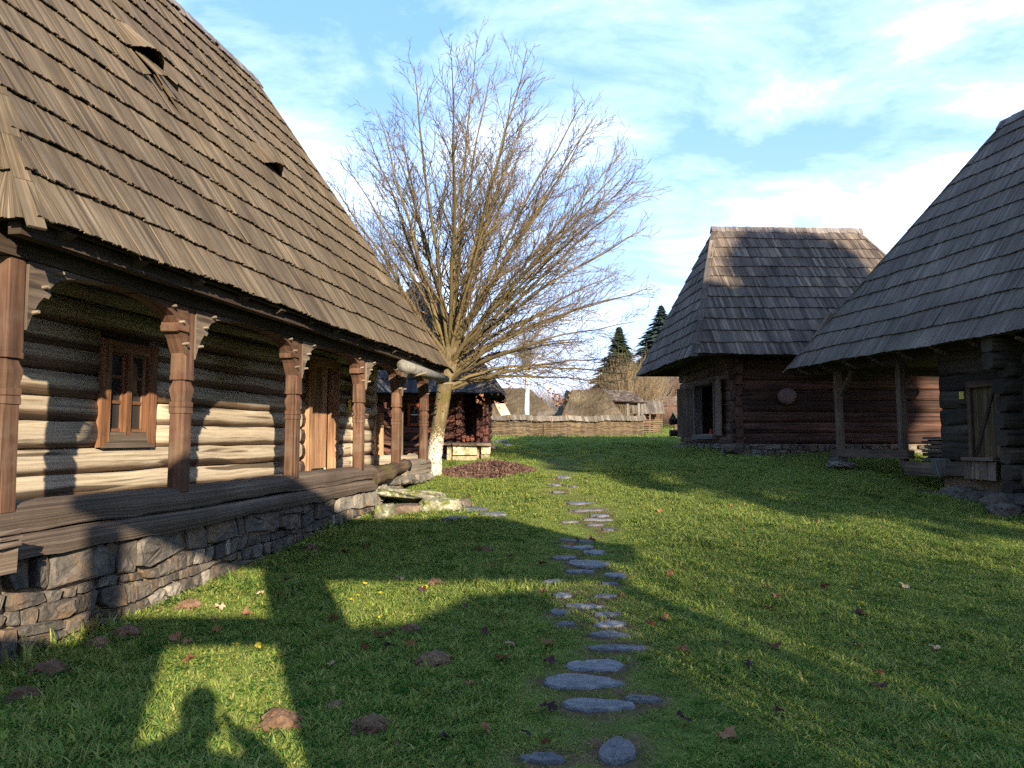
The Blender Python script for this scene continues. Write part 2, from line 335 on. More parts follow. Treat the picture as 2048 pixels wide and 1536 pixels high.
for x, y, w, h in STONES:
    p = gp(x, y); q = gp(x, y-h/2); q2 = gp(x, y+h/2); ST_XY.append((p[0], p[1], max(.09, w*p[1]/FPX/2*1.12), max(.05, (q[1]-q2[1])/2*.85)))
HOUSE_A = R(80.5); HD = np.array([math.cos(HOUSE_A), math.sin(HOUSE_A)]); HN = np.array([math.sin(HOUSE_A), -math.cos(HOUSE_A)])
def soil_amount(x, y):
    x = np.asarray(x, float); y = np.asarray(y, float); s = np.zeros_like(x+y)
    for mx_, my_, r in MOLE_XY: s = np.maximum(s, .9-.75*np.hypot(x-mx_, y-my_)/(r*.5))
    # worn ground along the plinth and the slab path, under the eaves of the barn, under the tree
    D = -(x*HN[0]+y*HN[1]); t = x*HD[0]+y*HD[1]
    s = np.maximum(s, (1-np.abs(D-4.3)/.35)*(t > 3)*(t < 14)*.7)
    for sx, sy, a, b in ST_XY: s = np.maximum(s, .95-.5*np.hypot((x-sx)/(a+.10), (y-sy)/(b+.10)))
    rx, ry = x-6.9, y-18.6; ly = rx*.985+ry*.174; lx = rx*.174-ry*.985
    s = np.maximum(s, (1-np.abs(ly-.35)/.55)*(lx > 4)*.9)
    s = np.maximum(s, .55-np.hypot((x+1.8)/2.2, (y-17)/1.5)*.3)
    so2 = sorted(ST_XY, key=lambda q: q[1]); px2 = np.interp(y, [p[1] for p in so2], [p[0] for p in so2]); s = np.maximum(s, (.46-.5*np.abs(x-px2)+.10*np.sin(x*7+y*3)*np.sin(y*5))*(y > 2)*(y < 21))
    n = np.sin(x*3.1+1.3*y)*np.sin(y*2.7-.8*x)+np.sin(x*.9+2)*np.sin(y*.8+1)
    s = np.maximum(s, .30*n-.12)
    return np.clip(s, 0, 1)
gx = axis(-260, 320, .16, -7, 9, 1.13); gy = axis(-70, 520, .16, 3, 16, 1.09)
X, Y = np.meshgrid(gx, gy); Z = hz(X, Y)
nx, ny = len(gx), len(gy); idx = np.arange(nx*ny).reshape(ny, nx)
Fq = np.stack([idx[:-1, :-1], idx[:-1, 1:], idx[1:, 1:], idx[1:, :-1]], -1).reshape(-1, 4)
me = bpy.data.meshes.new('ground'); me.from_pydata(np.stack([X, Y, Z], -1).reshape(-1, 3).tolist(), [], Fq.tolist())
me.polygons.foreach_set('use_smooth', [True]*len(me.polygons))
a = me.attributes.new('soil', 'FLOAT', 'POINT'); a.data.foreach_set('value', soil_amount(X, Y).ravel())
m, g = newmat('meadow ground'); oc = g.n('ShaderNodeTexCoord').outputs['Object']
n1 = g.noise(oc, .55, 5, .6); n2 = g.noise(oc, 5, 8, .7); n3 = g.noise(oc, 38, 5, .7)
ff = g.math('ADD', g.math('ADD', g.math('MULTIPLY', n1, .35), g.math('MULTIPLY', n2, .35)), g.math('MULTIPLY', n3, .3))
gc = g.ramp(ff, (.36, (.045, .065, .016)), (.48, (.09, .13, .028)), (.58, (.16, .185, .042)), (.68, (.26, .235, .085)))
sc_ = g.ramp(g.math('ADD', g.math('MULTIPLY', n2, .6), g.math('MULTIPLY', n3, .4)), (.34, (.035, .021, .012)), (.5, (.095, .06, .036)), (.68, (.18, .125, .08)))
so = g.n('ShaderNodeAttribute', p_attribute_name='soil').outputs['Fac']
gcol = g.mix(g.ramp(g.math('ADD', so, g.math('MULTIPLY', g.math('SUBTRACT', n2, .5), .7)), (.32, 0.), (.62, 1.)), gc, sc_)
finish(g, gcol, .95, g.math('ADD', n2, n3), .8, .04, .1)
me.materials.append(m)
link(bpy.data.objects.new('ground', me), label='grassy yard rising gently between the houses', kind='structure')

# ------------------------------------------------------------------ generic building pieces
ORD = 'first second third fourth fifth sixth seventh eighth ninth tenth eleventh twelfth thirteenth fourteenth fifteenth sixteenth seventeenth eighteenth nineteenth twentieth'.split()
def roof_face(roof, root, A, B, C, D, courses, bw, mat, indiv=0, sheath=True, lift=.054, th=.014, vents=(), over=1.35, flare=0.0):
    """A-B eave (left to right seen from outside), D above A, C above B. Boards run up the slope in courses."""
    A, B, C, D = (np.asarray(q, float) for q in (A, B, C, D))
    e = B-A; L = np.linalg.norm(e); e /= L
    s = D-A; il = s@e; s = s-e*il; H = np.linalg.norm(s); s /= H; ir = L-(C-A)@e; nn = np.cross(e, s)
    uL = lambda v: il*v/H; uR = lambda v: L-ir*v/H
    ex = H/courses; boards = []
    Mw = np.array(root.matrix_basis) if True else None
    ph = rng.random(6)*6
    def pt(u, v, h):
        # flared foot: the lowest metre sweeps up a little
        return A+e*u+s*v+nn*h
    for k in range(courses):
        v0 = k*ex; u = uL(v0)-.02; uend = uR(v0)+.02
        while u < uend-.015:
            w = bw*rng.uniform(.7, 1.35); u1 = min(u+w, uend)
            if uend-u1 < .03: u1 = uend
            uc = (u+u1)/2
            wav = .016*math.sin(uc*1.3+ph[k % 6]+k)+.010*math.sin(uc*3.7+k*2.1)+.003*math.sin(uc*11+k)
            vb = v0-.035+wav+rng.normal(0, .005); vt = min(v0+ex*over, H-.005)
            if vt <= vb+.03: u = u1; continue
            lo = lift*(1+.10*rng.normal()); lo = max(.02, lo); hi = .010
            va = vb_ = 0.0
            for (cu_, cv_, hw, hh) in vents:
                du = (uc-cu_)/hw
                if abs(du) < 1.0:
                    if vb > cv_-.06 and vb < cv_+ex*.9:      # raised eyebrow course
                        bell = lambda q: hh*max(0, 1-((q-cu_)/hw)**2)**1.2
                        va, vb_ = max(va, bell(u)), max(vb_, bell(u1))
                    elif vb <= cv_-.06 and vb > cv_-ex*1.1 and abs(du) < .7: vt = min(vt, cv_-.24*(1-.6*abs(du)))
            if vt <= vb+.04: u = u1; continue
            tl = rng.uniform(-.003, .006)
            a0, a1 = u+.001, u1+.006
            t0, t1 = np.clip([a0, a1], uL(vt), uR(vt)); a0, a1 = np.clip([a0, a1], uL(max(vb, 0))-.03, uR(max(vb, 0))+.03)
            if t1-t0 < .004: t0, t1 = (t0+t1)/2-.002, (t0+t1)/2+.002
            Cn = [pt(a0, vb, lo+va+tl), pt(a1, vb+rng.normal(0, .003), lo+vb_), pt(t1, vt, hi), pt(t0, vt, hi+tl)]
            Cn = [q for q in Cn]+[q+nn*th for q in Cn]
            boards.append((np.array(Cn), rng.random())); u = u1
    # the boards that show largest in the photograph become parts of their own
    Rm = np.array(Matrix.Rotation(root.rotation_euler[2], 3, 'Z')); T = np.array(root.location)
    pick = set()
    if indiv:
        cen = np.array([b[0].mean(0) for b in boards])@Rm.T+T; ar = np.array([np.linalg.norm(np.cross(b[0][5]-b[0][4], b[0][7]-b[0][4])) for b in boards])
        px_, py_, f = proj(cen); ok = (px_ > -5) & (px_ < 2053) & (py_ > -5) & (py_ < 1541) & (f > .5)
        sc = np.where(ok, ar/np.maximum(f, .3)**2, -1); pick = set(np.argsort(-sc)[:indiv].tolist())
    mb = MB()
    for i, (Cn, vr) in enumerate(boards):
        if i in pick:
            c0 = Cn.mean(0); b1 = MB(); hexa(b1, Cn-c0, vr, 1); o = b1.build('shingle', mat, roof); o.location = c0
        else: hexa(mb, Cn, vr, 1)
    if mb.nv: mb.build('shingle_courses', mat, roof, kind='stuff')
    if sheath:
        sb = MB()
        for k in range(courses):
            v0, v1 = k*ex, min((k+1)*ex, H); cuts = [(None, None)]
            hs = [(cu_-hw*.8, cu_+hw*.8) for (cu_, cv_, hw, hh) in vents if v0-ex*.9 < cv_-.25 < v1]
            spans = []; l0, l1, r0, r1 = uL(v0), uL(v1), uR(v0), uR(v1)
            if hs:
                h0, h1 = hs[0]; spans = [(l0, l1, h0, h0), (h1, h1, r0, r1)]
            else: spans = [(l0, l1, r0, r1)]
            for (a0, a1, b0, b1_) in spans:
                q = [pt(a0, v0, -.03), pt(b0, v0, -.03), pt(b1_, v1, -.03), pt(a1, v1, -.03)]; hexa(sb, q+[x_+nn*.028 for x_ in q], rng.random(), 0)
        sb.build('sheathing', under_wood, roof)
    return e, s, nn, L, H
def hip_cap(roof, p0, p1, w, mat, n, th=.02, lift=.05):
    p0, p1 = np.asarray(p0, float), np.asarray(p1, float)
    for i in range(n):
        mb = MB(); a, b = p0+(p1-p0)*(i/n-.03), p0+(p1-p0)*min(1, (i+1)/n+.05)
        bar(mb, a+[0, 0, lift+.012], b+[0, 0, lift-.006], w*rng.uniform(.9, 1.1), th); mb.build('hip_board', mat, roof)
def ridge_cap(roof, p0, p1, w, mat, bw=.11, drop=.16):
    p0, p1 = np.asarray(p0, float), np.asarray(p1, float); L = np.linalg.norm(p1-p0); d = (p1-p0)/L; side = np.cross(d, [0, 0, 1])
    mb = MB(); u = -.12
    while u < L+.12:
        w_ = bw*rng.uniform(.8, 1.2)
        for sg in (-1, 1):
            top = p0+d*u+[0, 0, .10+rng.normal(0, .006)]; bot = top+side*sg*w*.62-np.array([0, 0, w+rng.normal(0, .012)])
            q = [top, top+d*w_*.97, bot+d*w_*.97, bot]; nrm = np.cross(q[1]-q[0], q[3]-q[0]); nrm = nrm/np.linalg.norm(nrm)*.018*(-sg)
            if nrm[2] < 0: nrm = -nrm
            hexa(mb, q+[x+nrm for x in q], rng.random(), 1)
        u += w_
    mb.build('ridge_cap', mat, roof)
def hip_roof(root, x0, x1, y0, y1, ze, rx0, rx1, ry, zr, courses, bw, mat, indiv=0, front_vents=(), hipw=.16, capmat=None, end_indiv=0, coarse=2.2, hips=True):
    roof = empty('roof', parent=root)
    a, b, c, d = (x0, y0, ze), (x1, y0, ze), (x1, y1, ze), (x0, y1, ze); r0, r1 = (rx0, ry, zr), (rx1, ry, zr)
    roof_face(roof, root, a, b, r1, r0, courses, bw, mat, indiv, vents=front_vents)
    roof_face(roof, root, d, a, r0, r0, courses, bw, mat, end_indiv)
    roof_face(roof, root, b, c, r1, r1, courses, bw*coarse, mat, 0)
    roof_face(roof, root, c, d, r0, r1, courses, bw*coarse, mat, 0)
    ridge_cap(roof, r0, r1, .2, capmat or ridge_wood)
    if hips:
        for p, q in ((a, r0), (b, r1)): hip_cap(roof, p, q, hipw, mat, courses)
    return roof
def log(parent, p0, p1, hw, hh, mat, sq=1.5, name='log', seg=None, wob=.02, bend=.015, sides=12, uo=None):
    p0, p1 = np.asarray(p0, float), np.asarray(p1, float); L = np.linalg.norm(p1-p0); n = seg or max(4, int(L/.5)+2)
    t = np.linspace(0, 1, n)[:, None]; c = (p0+p1)/2; P = p0+(p1-p0)*t-c
    P = P+np.concatenate([rng.normal(0, bend*.5, (n, 1)), rng.normal(0, bend*.5, (n, 1)), rng.normal(0, bend*.35, (n, 1))], 1)*np.sin(np.pi*t)
    mb = MB(); tube(mb, P, np.ones(n)*(1+rng.normal(0, .02, n)), sides, rng.random(), True, sq=1/sq, flat=(hw, hh), wob=wob)
    # remap v to 0..1 around, starting at the underside (for the weathering bands)
    o = mb.build(name, mat, parent, smooth=True); o.location = c
    me = o.data
    for p in me.polygons:
        if len(p.vertices) > 4: p.use_smooth = False
    return o
def log_wall(root, name, p0, p1, z0, rows, hgt, thick, mat, openings=(), sq=1.5, over=.0, stub=True, core=True, hh=.54, bend=.015, sides=12, vis=True, wob=.02):
    """rows of logs along p0->p1 (xy), openings as (s0,s1,z0,z1) in metres along the wall."""
    w = empty(name, parent=root); p0, p1 = np.asarray(p0, float), np.asarray(p1, float); L = np.linalg.norm(p1-p0); d = (p1-p0)/L
    z = z0
    for k in range(rows):
        h = hgt*(1+rng.normal(0, .05)) if k < rows-1 else z0+rows*hgt-z
        zc = z+h/2; cuts = sorted([(a, b) for a, b, za, zb in openings if za < zc < zb]); s = -over
        segs = []
        for a, b in cuts: segs.append((s, a)); s = b
        segs.append((s, L+over))
        for a, b in segs:
            if b-a < .06: continue
            tz = rng.normal(0, .012)
            log(w, [*(p0+d*a), zc+tz], [*(p0+d*b), zc-tz], thick/2, h*hh, mat, sq, bend=bend, sides=sides, wob=wob)
        z += h
    if core:
        mb = MB(); nrm = np.array([-d[1], d[0]])
        cs = sorted({0, L, *[o for q in openings for o in q[:2]]}); zs = sorted({z0, z0+rows*hgt, *[min(max(o, z0), z0+rows*hgt) for q in openings for o in q[2:]]})
        for a, b in zip(cs[:-1], cs[1:]):
            for za, zb in zip(zs[:-1], zs[1:]):
                if any(q[0] <= (a+b)/2 <= q[1] and q[2] <= (za+zb)/2 <= q[3] for q in openings) or b-a < .01 or zb-za < .01: continue
                c = p0+d*(a+b)/2; box(mb, (*c, (za+zb)/2), (b-a, thick*.3, zb-za), math.atan2(d[1], d[0]))
        mb.build('light_stop_core', under_wood, w)  # inner panel added so that no light leaks between the logs
    return w
def halfplane(poly, n, c):
    out = []; k = len(poly)
    for i in range(k):
        p, q = poly[i], poly[(i+1) % k]; a, b = p@n-c, q@n-c
        if a <= 0: out.append(p)
        if a*b < 0: out.append(p+(q-p)*a/(a-b))
    return out
def stone_pack(x0, x1, zlo, zhi, size, asp=1.7, seed=1, gap=.012):
    """Coursed rubble between zlo(x) and zhi(x): wavy courses of unequal blocks, some split into small packing stones."""
    r = np.random.default_rng(seed); out = []; zt = 0.; top = max(zhi(x) for x in np.linspace(x0, x1, 30)); bot = min(zlo(x) for x in np.linspace(x0, x1, 30))
    bounds = [(0., 0, 0, 0)]; d = 0.
    while d < top-bot+.1: d += size*r.uniform(.35, .95); bounds.append((d, r.uniform(.015, .05), r.uniform(1.2, 2.6), r.random()*6))
    bd = lambda k, x: zhi(x)-bounds[k][0]+(bounds[k][1]*math.sin(bounds[k][2]*x+bounds[k][3])+.5*bounds[k][1]*math.sin(3.1*bounds[k][2]*x) if k else 0)
    for k in range(len(bounds)-1):
        h = bounds[k+1][0]-bounds[k][0]; x = x0-r.uniform(0, .1)
        while x < x1:
            w = max(.09, h*r.choice([.7, 1.0, 1.5, 2.0, 2.6])*r.uniform(.85, 1.15)); xa, xb = max(x, x0), min(x+w, x1); x += w
            if xb-xa < .04: continue
            sl = r.normal(0, .10)*h
            q = [np.array([xa-sl, bd(k+1, xa)]), np.array([xb+r.normal(0, .03), bd(k+1, xb)]), np.array([xb+sl*.5, bd(k, xb)]), np.array([xa-sl*.3, bd(k, xa)])]
            if q[2][1] < zlo((xa+xb)/2)-.02: continue
            cells = [q]; t = r.random()
            if t < .18 and h > .13:
                f, g_ = r.uniform(.3, .7, 2); m1, m2 = q[0]+(q[3]-q[0])*f, q[1]+(q[2]-q[1])*g_; cells = [[q[0], q[1], m2, m1], [m1, m2, q[2], q[3]]]
            elif t < .32:
                f, g_ = r.uniform(.3, .7, 2); m1, m2 = q[0]+(q[1]-q[0])*f, q[3]+(q[2]-q[3])*g_; cells = [[q[0], m1, m2, q[3]], [m1, q[1], q[2], m2]]
            for c in cells:
                P = []; n = len(c); cen = sum(c)/n
                for i in range(n):
                    a, b, c2 = c[i-1], c[i], c[(i+1) % n]; cut = r.uniform(.05, .28)
                    if r.random() < .75: P += [b+(a-b)*cut+(cen-b)*.03, b+(c2-b)*r.uniform(.05, .25)+(cen-b)*.03]
                    else: P.append(b+(cen-b)*.05)
                P = np.array(P); sz = np.sqrt(np.ptp(P[:, 0])*np.ptp(P[:, 1]))
                if sz < .035: continue
                out.append(cen+(P-cen)*(1-gap/sz)+r.normal(0, .004, P.shape))
    return out
def stone(parent, poly, depth, org, ex, ez, ey, mat, bulge=.04, name='stone', rnd=None, **kw):
    """polygon in (ex,ez); face towards -ey with rounded, uneven front."""
    r = rnd or rng; c = poly.mean(0)
    # add midpoints with jitter for an irregular outline
    pts = []
    for i in range(len(poly)):
        p, q = poly[i], poly[(i+1) % len(poly)]; l = np.hypot(*(q-p)); pts.append(p+(c-p)*.015)
        if l > .09: pts.append((p+q)/2+(c-(p+q)/2)*r.uniform(-.03, .05))
    P = np.array(pts); n = len(P); size = np.sqrt(np.ptp(P[:, 0])*np.ptp(P[:, 1])); bl = bulge*min(1.5, size/.25)
    rings = [(1.0, depth), (1.0, .012), (.965, -.6*bl), (.86, -.95*bl), (.45, -bl)]
    slope = r.normal(0, .07, 2); V = []
    for sc, y in rings:
        q = c+(P-c)*sc; dd = (q-c)@slope if y < 0 else 0
        yy = y+(r.normal(0, .30*bl, n) if y < .02 else 0)+dd
        V.append(np.asarray(org)+q[:, :1]*np.asarray(ex)+q[:, 1:]*np.asarray(ez)+(yy*np.ones(n))[:, None]*np.asarray(ey))
    V.append((np.asarray(org)+c[0]*np.asarray(ex)+c[1]*np.asarray(ez)-np.asarray(ey)*bl*1.05)[None]); V = np.concatenate(V); m = V.mean(0)
    Fc = []
    for k in range(4):
        for i in range(n): Fc.append((k*n+i, k*n+(i+1) % n, (k+1)*n+(i+1) % n, (k+1)*n+i))
    for i in range(n): Fc.append((4*n+i, 4*n+(i+1) % n, 5*n))
    mb = MB(); mb.add(V-m, Fc, None, r.random()); o = mb.build(name, mat, parent, **kw); o.location = m
    return o
def rock(name, loc, dims, mat, seed=0, rz=0, tilt=(0, 0), flat=.5, parent=None, sub=3, rough=.16, **k):
    bm = bmesh.new(); bmesh.ops.create_icosphere(bm, subdivisions=sub, radius=1); r = np.random.default_rng(seed); ph = r.random(12)*6
    for v in bm.verts:
        x, y, z = v.co; l = max(abs(x), abs(y), abs(z)); b = .55
        q = np.array([x, y, z])*(1-b)+np.array([x, y, z])/l*b*.86
        n = rough*(math.sin(3.1*x+ph[0])*math.sin(2.7*y+ph[1])+.6*math.sin(6.3*x+5*z+ph[2])*math.sin(5.9*y+ph[3])+.35*math.sin(13*x+ph[4])*math.sin(12*y+9*z+ph[5]))
        q = q*(1+n); v.co = (q[0]*dims[0]/2, q[1]*dims[1]/2, q[2]*dims[2]/2)
    me = bpy.data.meshes.new(name); bm.to_mesh(me); bm.free(); me.materials.append(mat)
    o = bpy.data.objects.new(name, me); o.location = loc; o.rotation_euler = (tilt[0], tilt[1], rz); return link(o, parent, **k)
# ================================================================== left log house with gallery
h0 = HD*4.4-HN*4.4
H1 = empty('log_house', (h0[0], h0[1], 0), HOUSE_A, label='sunlit log house with carved gallery posts, rubble plinth and tall brown roof', cat='house')
def local(root, p):
    c, s_ = math.cos(-root.rotation_euler[2]), math.sin(-root.rotation_euler[2]); q = np.asarray(p, float)-np.array(root.location)
    return np.array([q[0]*c-q[1]*s_, q[0]*s_+q[1]*c, q[2]])
EX, EY, EZ = np.eye(3)
LX1, ZE, ZR = 11.2, 3.08, 8.24
def vent_uv(px_, py_):
    A = np.array([0, -.4, ZE]); e = EX; s_ = np.array([0, 3.0, ZR-ZE]); Hh = np.linalg.norm(s_); s_ /= Hh; nn = np.cross(e, s_)
    o = local(H1, (0, 0, EYE)); d = local(H1, np.array([0, 0, EYE])+ray(px_, py_))-o; k = ((A-o)@nn)/(d@nn); p = o+d*k-A
    return p@e+.06, p@s_
v1, v2 = vent_uv(296, 150), vent_uv(540, 345)
ex_ = math.hypot(3, ZR-ZE)/14
VENTS = [(v1[0], round(v1[1]/ex_)*ex_+.02, .32, .19), (v2[0], round(v2[1]/ex_)*ex_+.02, .27, .16)]
roof = hip_roof(H1, -.06, LX1, -.4, 5.6, ZE, 1.35, 8.15, 2.6, ZR, 14, .05, shingle_brown, 260, VENTS, hipw=.12, end_indiv=40)
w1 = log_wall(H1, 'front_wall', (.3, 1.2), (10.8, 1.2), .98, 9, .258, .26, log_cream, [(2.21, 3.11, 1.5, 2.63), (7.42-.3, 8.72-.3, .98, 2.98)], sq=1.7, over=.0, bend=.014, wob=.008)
# note: opening positions are measured along the wall from its start
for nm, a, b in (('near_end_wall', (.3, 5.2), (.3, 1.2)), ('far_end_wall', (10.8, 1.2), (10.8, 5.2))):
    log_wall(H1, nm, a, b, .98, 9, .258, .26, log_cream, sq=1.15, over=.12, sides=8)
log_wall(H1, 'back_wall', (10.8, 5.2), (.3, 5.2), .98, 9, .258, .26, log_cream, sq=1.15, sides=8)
cr = empty('cross_wall', parent=H1)
for xx in (6.95, 9.55):
    for k in range(8):
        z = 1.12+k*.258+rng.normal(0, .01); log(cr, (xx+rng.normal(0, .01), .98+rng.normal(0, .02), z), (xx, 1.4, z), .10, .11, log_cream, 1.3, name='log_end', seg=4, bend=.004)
def posts():
    prof = [(1.08, .098), (1.83, .095), (1.835, .106), (1.885, .106), (1.89, .098), (1.9, .107), (1.945, .107), (1.95, .088), (2.05, .112), (2.075, .112), (2.14, .082), (2.155, .082), (2.16, .11), (2.2, .11), (2.205, .102), (2.24, .106), (2.45, .1), (2.87, .1)]
    for i, x in enumerate((.21, 2.29, 4.70, 7.05, 8.94, 10.75)):
        mb = MB(); lean = rng.normal(0, .012)
        P = np.array([[(z-1.1)*lean, 0, z] for z, r in prof]); rr = np.array([r for z, r in prof])*.8
        # chamfered square section
        ch = .78; sec = np.array([(1, ch), (ch, 1), (-ch, 1), (-1, ch), (-1, -ch), (-ch, -1), (ch, -1), (1, -ch)])
        V = np.concatenate([np.c_[p[0]+sec[:, 0]*r, p[1]+sec[:, 1]*r, np.full(8, p[2])] for p, r in zip(P, rr)])
        Fc, UV = [], []
        for k in range(len(prof)-1):
            for j in range(8):
                n = (j+1) % 8; Fc.append((k*8+j, k*8+n, (k+1)*8+n, (k+1)*8+j))
                z0, z1 = prof[k][0], prof[k+1][0]; a, b = j*.11, j*.11+.1; UV.append([(z0+i*3.1, a), (z0+i*3.1, b), (z1+i*3.1, b), (z1+i*3.1, a)])
        mb.add(V, Fc, UV, rng.random()); po = mb.build('gallery_post', post_wood, H1); po.location = (x, 0, 0)
        for sg in (-1, 1):
            if (i == 0 and sg < 0) or (i == 5 and sg > 0): continue
            # knee bracket: concave lower edge with a carved nose
            k_ = rng.uniform(.9, 1.1)
            out = [(.07, 2.40), (.11, 2.47), (.15, 2.55), (.19, 2.60), (.24, 2.61), (.255, 2.66), (.225, 2.69), (.29, 2.755), (.40, 2.805), (.56, 2.84), (.80*k_, 2.868), (.07, 2.868)]
            if sg > 0: out = [(.07, 2.37), (.11, 2.47), (.165, 2.575), (.215, 2.63), (.26, 2.625), (.285, 2.665), (.265, 2.70), (.33, 2.765), (.45, 2.815), (.62, 2.845), (.85*k_, 2.868), (.07, 2.868)]
            b = MB(); poly_prism(b, np.array(out)*[sg, 1] if sg > 0 else (np.array(out)*[sg, 1])[::-1], .17, (0, -.01, 0), EX, EZ, EY, rng.random())
            br = b.build('bracket', post_wood if sg < 0 else bracket_wood, po)
            if sg < 0:
                b = MB(); box(b, (-.16, -.02, 2.655), (.17, .19, .075), jit=.003); b.build('bracket_nose', post_wood, po)
            for dx, z in ((.12, 2.50), (.2, 2.7), (.34, 2.83)):
                b = MB(); tube(b, [(sg*dx, -.08, z), (sg*dx, -.145, z+.006)], [.016, .013], 6, rng.random()); b.build('peg', peg_wood, po)
posts()
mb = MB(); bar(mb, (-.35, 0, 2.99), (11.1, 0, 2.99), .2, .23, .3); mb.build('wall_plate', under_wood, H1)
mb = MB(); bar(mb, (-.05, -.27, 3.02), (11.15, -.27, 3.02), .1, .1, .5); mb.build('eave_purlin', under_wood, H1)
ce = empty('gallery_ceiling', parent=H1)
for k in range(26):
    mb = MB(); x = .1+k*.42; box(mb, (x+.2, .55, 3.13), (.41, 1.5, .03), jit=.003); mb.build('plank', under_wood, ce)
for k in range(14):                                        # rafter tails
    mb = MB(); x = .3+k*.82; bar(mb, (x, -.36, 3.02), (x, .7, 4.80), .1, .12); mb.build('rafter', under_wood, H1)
fl = empty('gallery_floor', parent=H1)
for k in range(5):
    mb = MB(); box(mb, (5.4, .18+k*.21, 1.0), (10.8, .205, .05), jit=.004); mb.build('plank', plank_brown, fl)
# sill beams with a worn, wavy top edge
def sill(x0, x1, ztop, zbot, mat, y=-.09, th=.3, name='sill_beam', wav=.02, n=24):
    xs = np.linspace(x0, x1, n); mb = MB(); zt = ztop+wav*np.sin(xs*1.1+1)+rng.normal(0, wav*.25, n); zb = zbot+rng.normal(0, .006, n)+.012*np.sin(xs*2)
    zt[-1] -= .02; zt[0] -= .01
    sec = lambda x, a, b: [(x, y+.015, b), (x, y-.005, b+(a-b)*.4), (x, y, a-.06), (x, y+.025, a-.015), (x, y+.07, a), (x, y+th, a), (x, y+th, b)]
    V = np.concatenate([sec(x, a, b) for x, a, b in zip(xs, zt, zb)]); m = 7; Fc, UV = [], []; vv = [0, .16, .34, .4, .45, .7, 1.0, 1.3]
    for i in range(n-1):
        for j in range(m):
            k = (j+1) % m; Fc.append((i*m+j, i*m+k, (i+1)*m+k, (i+1)*m+j)); UV.append([(xs[i], vv[j]), (xs[i], vv[j+1]), (xs[i+1], vv[j+1]), (xs[i+1], vv[j])])
    Fc += [tuple(range(m))[::-1], tuple((n-1)*m+j for j in range(m))]; UV += [[(0, j*.05) for j in range(m)]]*2
    mb.add(V, Fc, UV, rng.random()); return mb.build(name, mat, H1)
sill(-.3, 7.75, 1.12, .915, sill_wood, y=-.075, wav=.009, n=40)
sill(-.3, 7.72, .905, .725, sill_wood, y=-.09, wav=.008, n=40)
sill(9.35, 11.05, 1.16, .86, sill_pale, wav=.012)
for k, (x, w, h) in enumerate(((9.5, .8, .2), (10.25, .7, .22), (10.85, .45, .2))):
    rock('foot_stone', (x, .02, .80-(.02 if k else 0)), (w, .4, h), rubble_pale, 40+k, parent=H1)
th_ = MB(); xs = np.linspace(7.6, 9.5, 12)               # the worn mossy threshold log at the gallery entrance
tube(th_, np.c_[xs, np.full(12, .0)+.02*np.sin(xs*5), 1.0-.06+.12*sstep(8.1, 9.0, xs)+.02*np.sin(xs*4)], .135+.025*np.sin(xs*3.3), 12, .3, sq=.8, wob=.06)
th_.build('threshold_log', moss_log, H1, smooth=True)
b = MB(); box(b, (-.12, -.2, .86), (.2, .36, .27), jit=.012)
for k in range(3): box(b, (-.12, -.39, .91+k*.04), (.18, .05, .028), jit=.005)
b.build('cross_sill_end', sill_wood, H1)
b = MB(); bar(b, (10.86, .1, 1.13), (10.86, 1.25, 1.13), .16, .2); b.build('end_sill', sill_pale, H1)
for y0, y1, zt, mt in ((.93, 1.22, 2.12, door_wood), (.50, .74, 2.16, plank_brown)):
    b = MB(); box(b, (10.9, (y0+y1)/2, (1.02+zt)/2), (.05, y1-y0, zt-1.02), jit=.006, ax=2); b.build('end_board', mt, H1)
b = MB(); tube(b, [(7.95, -.42, 2.84), (9.4, -.43, 2.83), (10.9, -.42, 2.815)], [.098, .092, .086], 14, .4, wob=.02); b.build('gutter_log', stonemat('lichened grey bark', (.06, .06, .055), (.17, .165, .155), (.33, .32, .30), stain=None, moss=(.11, .13, .03), moss_r=(.55, .63), bump=.6), H1, smooth=True)
b = MB(); bar(b, (8.75, -.3, 2.70), (8.75, -.62, 2.78), .04, .03); b.build('gutter_peg', peg_wood, H1)
b = MB(); bar(b, (10.6, -.3, 2.72), (10.95, -.62, 2.74), .05, .035); b.build('gutter_peg', peg_wood, H1)
# window in the front wall
W1 = empty('window', (2.51, 1.2, 0), parent=H1)
wx0, wx1, wz0, wz1 = 0, .9, 1.5, 2.63
for nm, C_ in (('jamb', ((wx0+.07), (wz0+wz1)/2, .14, wz1-wz0)), ('jamb', ((wx1-.07), (wz0+wz1)/2, .14, wz1-wz0))):
    b = MB(); box(b, (C_[0], -.13, C_[1]), (C_[2], .06, C_[3]), ax=2, jit=.003); b.build(nm, window_wood, W1)
b = MB(); hexa(b, [(wx0+.02, -.17, wz0-.01), (wx1-.02, -.17, wz0-.01), (wx1-.02, -.1, wz0-.01), (wx0+.02, -.1, wz0-.01), (wx0+.15, -.135, wz0+.16), (wx1-.15, -.135, wz0+.16), (wx1-.15, -.1, wz0+.16), (wx0+.15, -.1, wz0+.16)], .2); b.build('sill_board', sill_wood, W1)
b = MB(); box(b, ((wx0+wx1)/2, -.125, wz1-.06), (wx1-wx0, .06, .12)); b.build('head_board', window_wood, W1)
cx = (wx0+wx1)/2
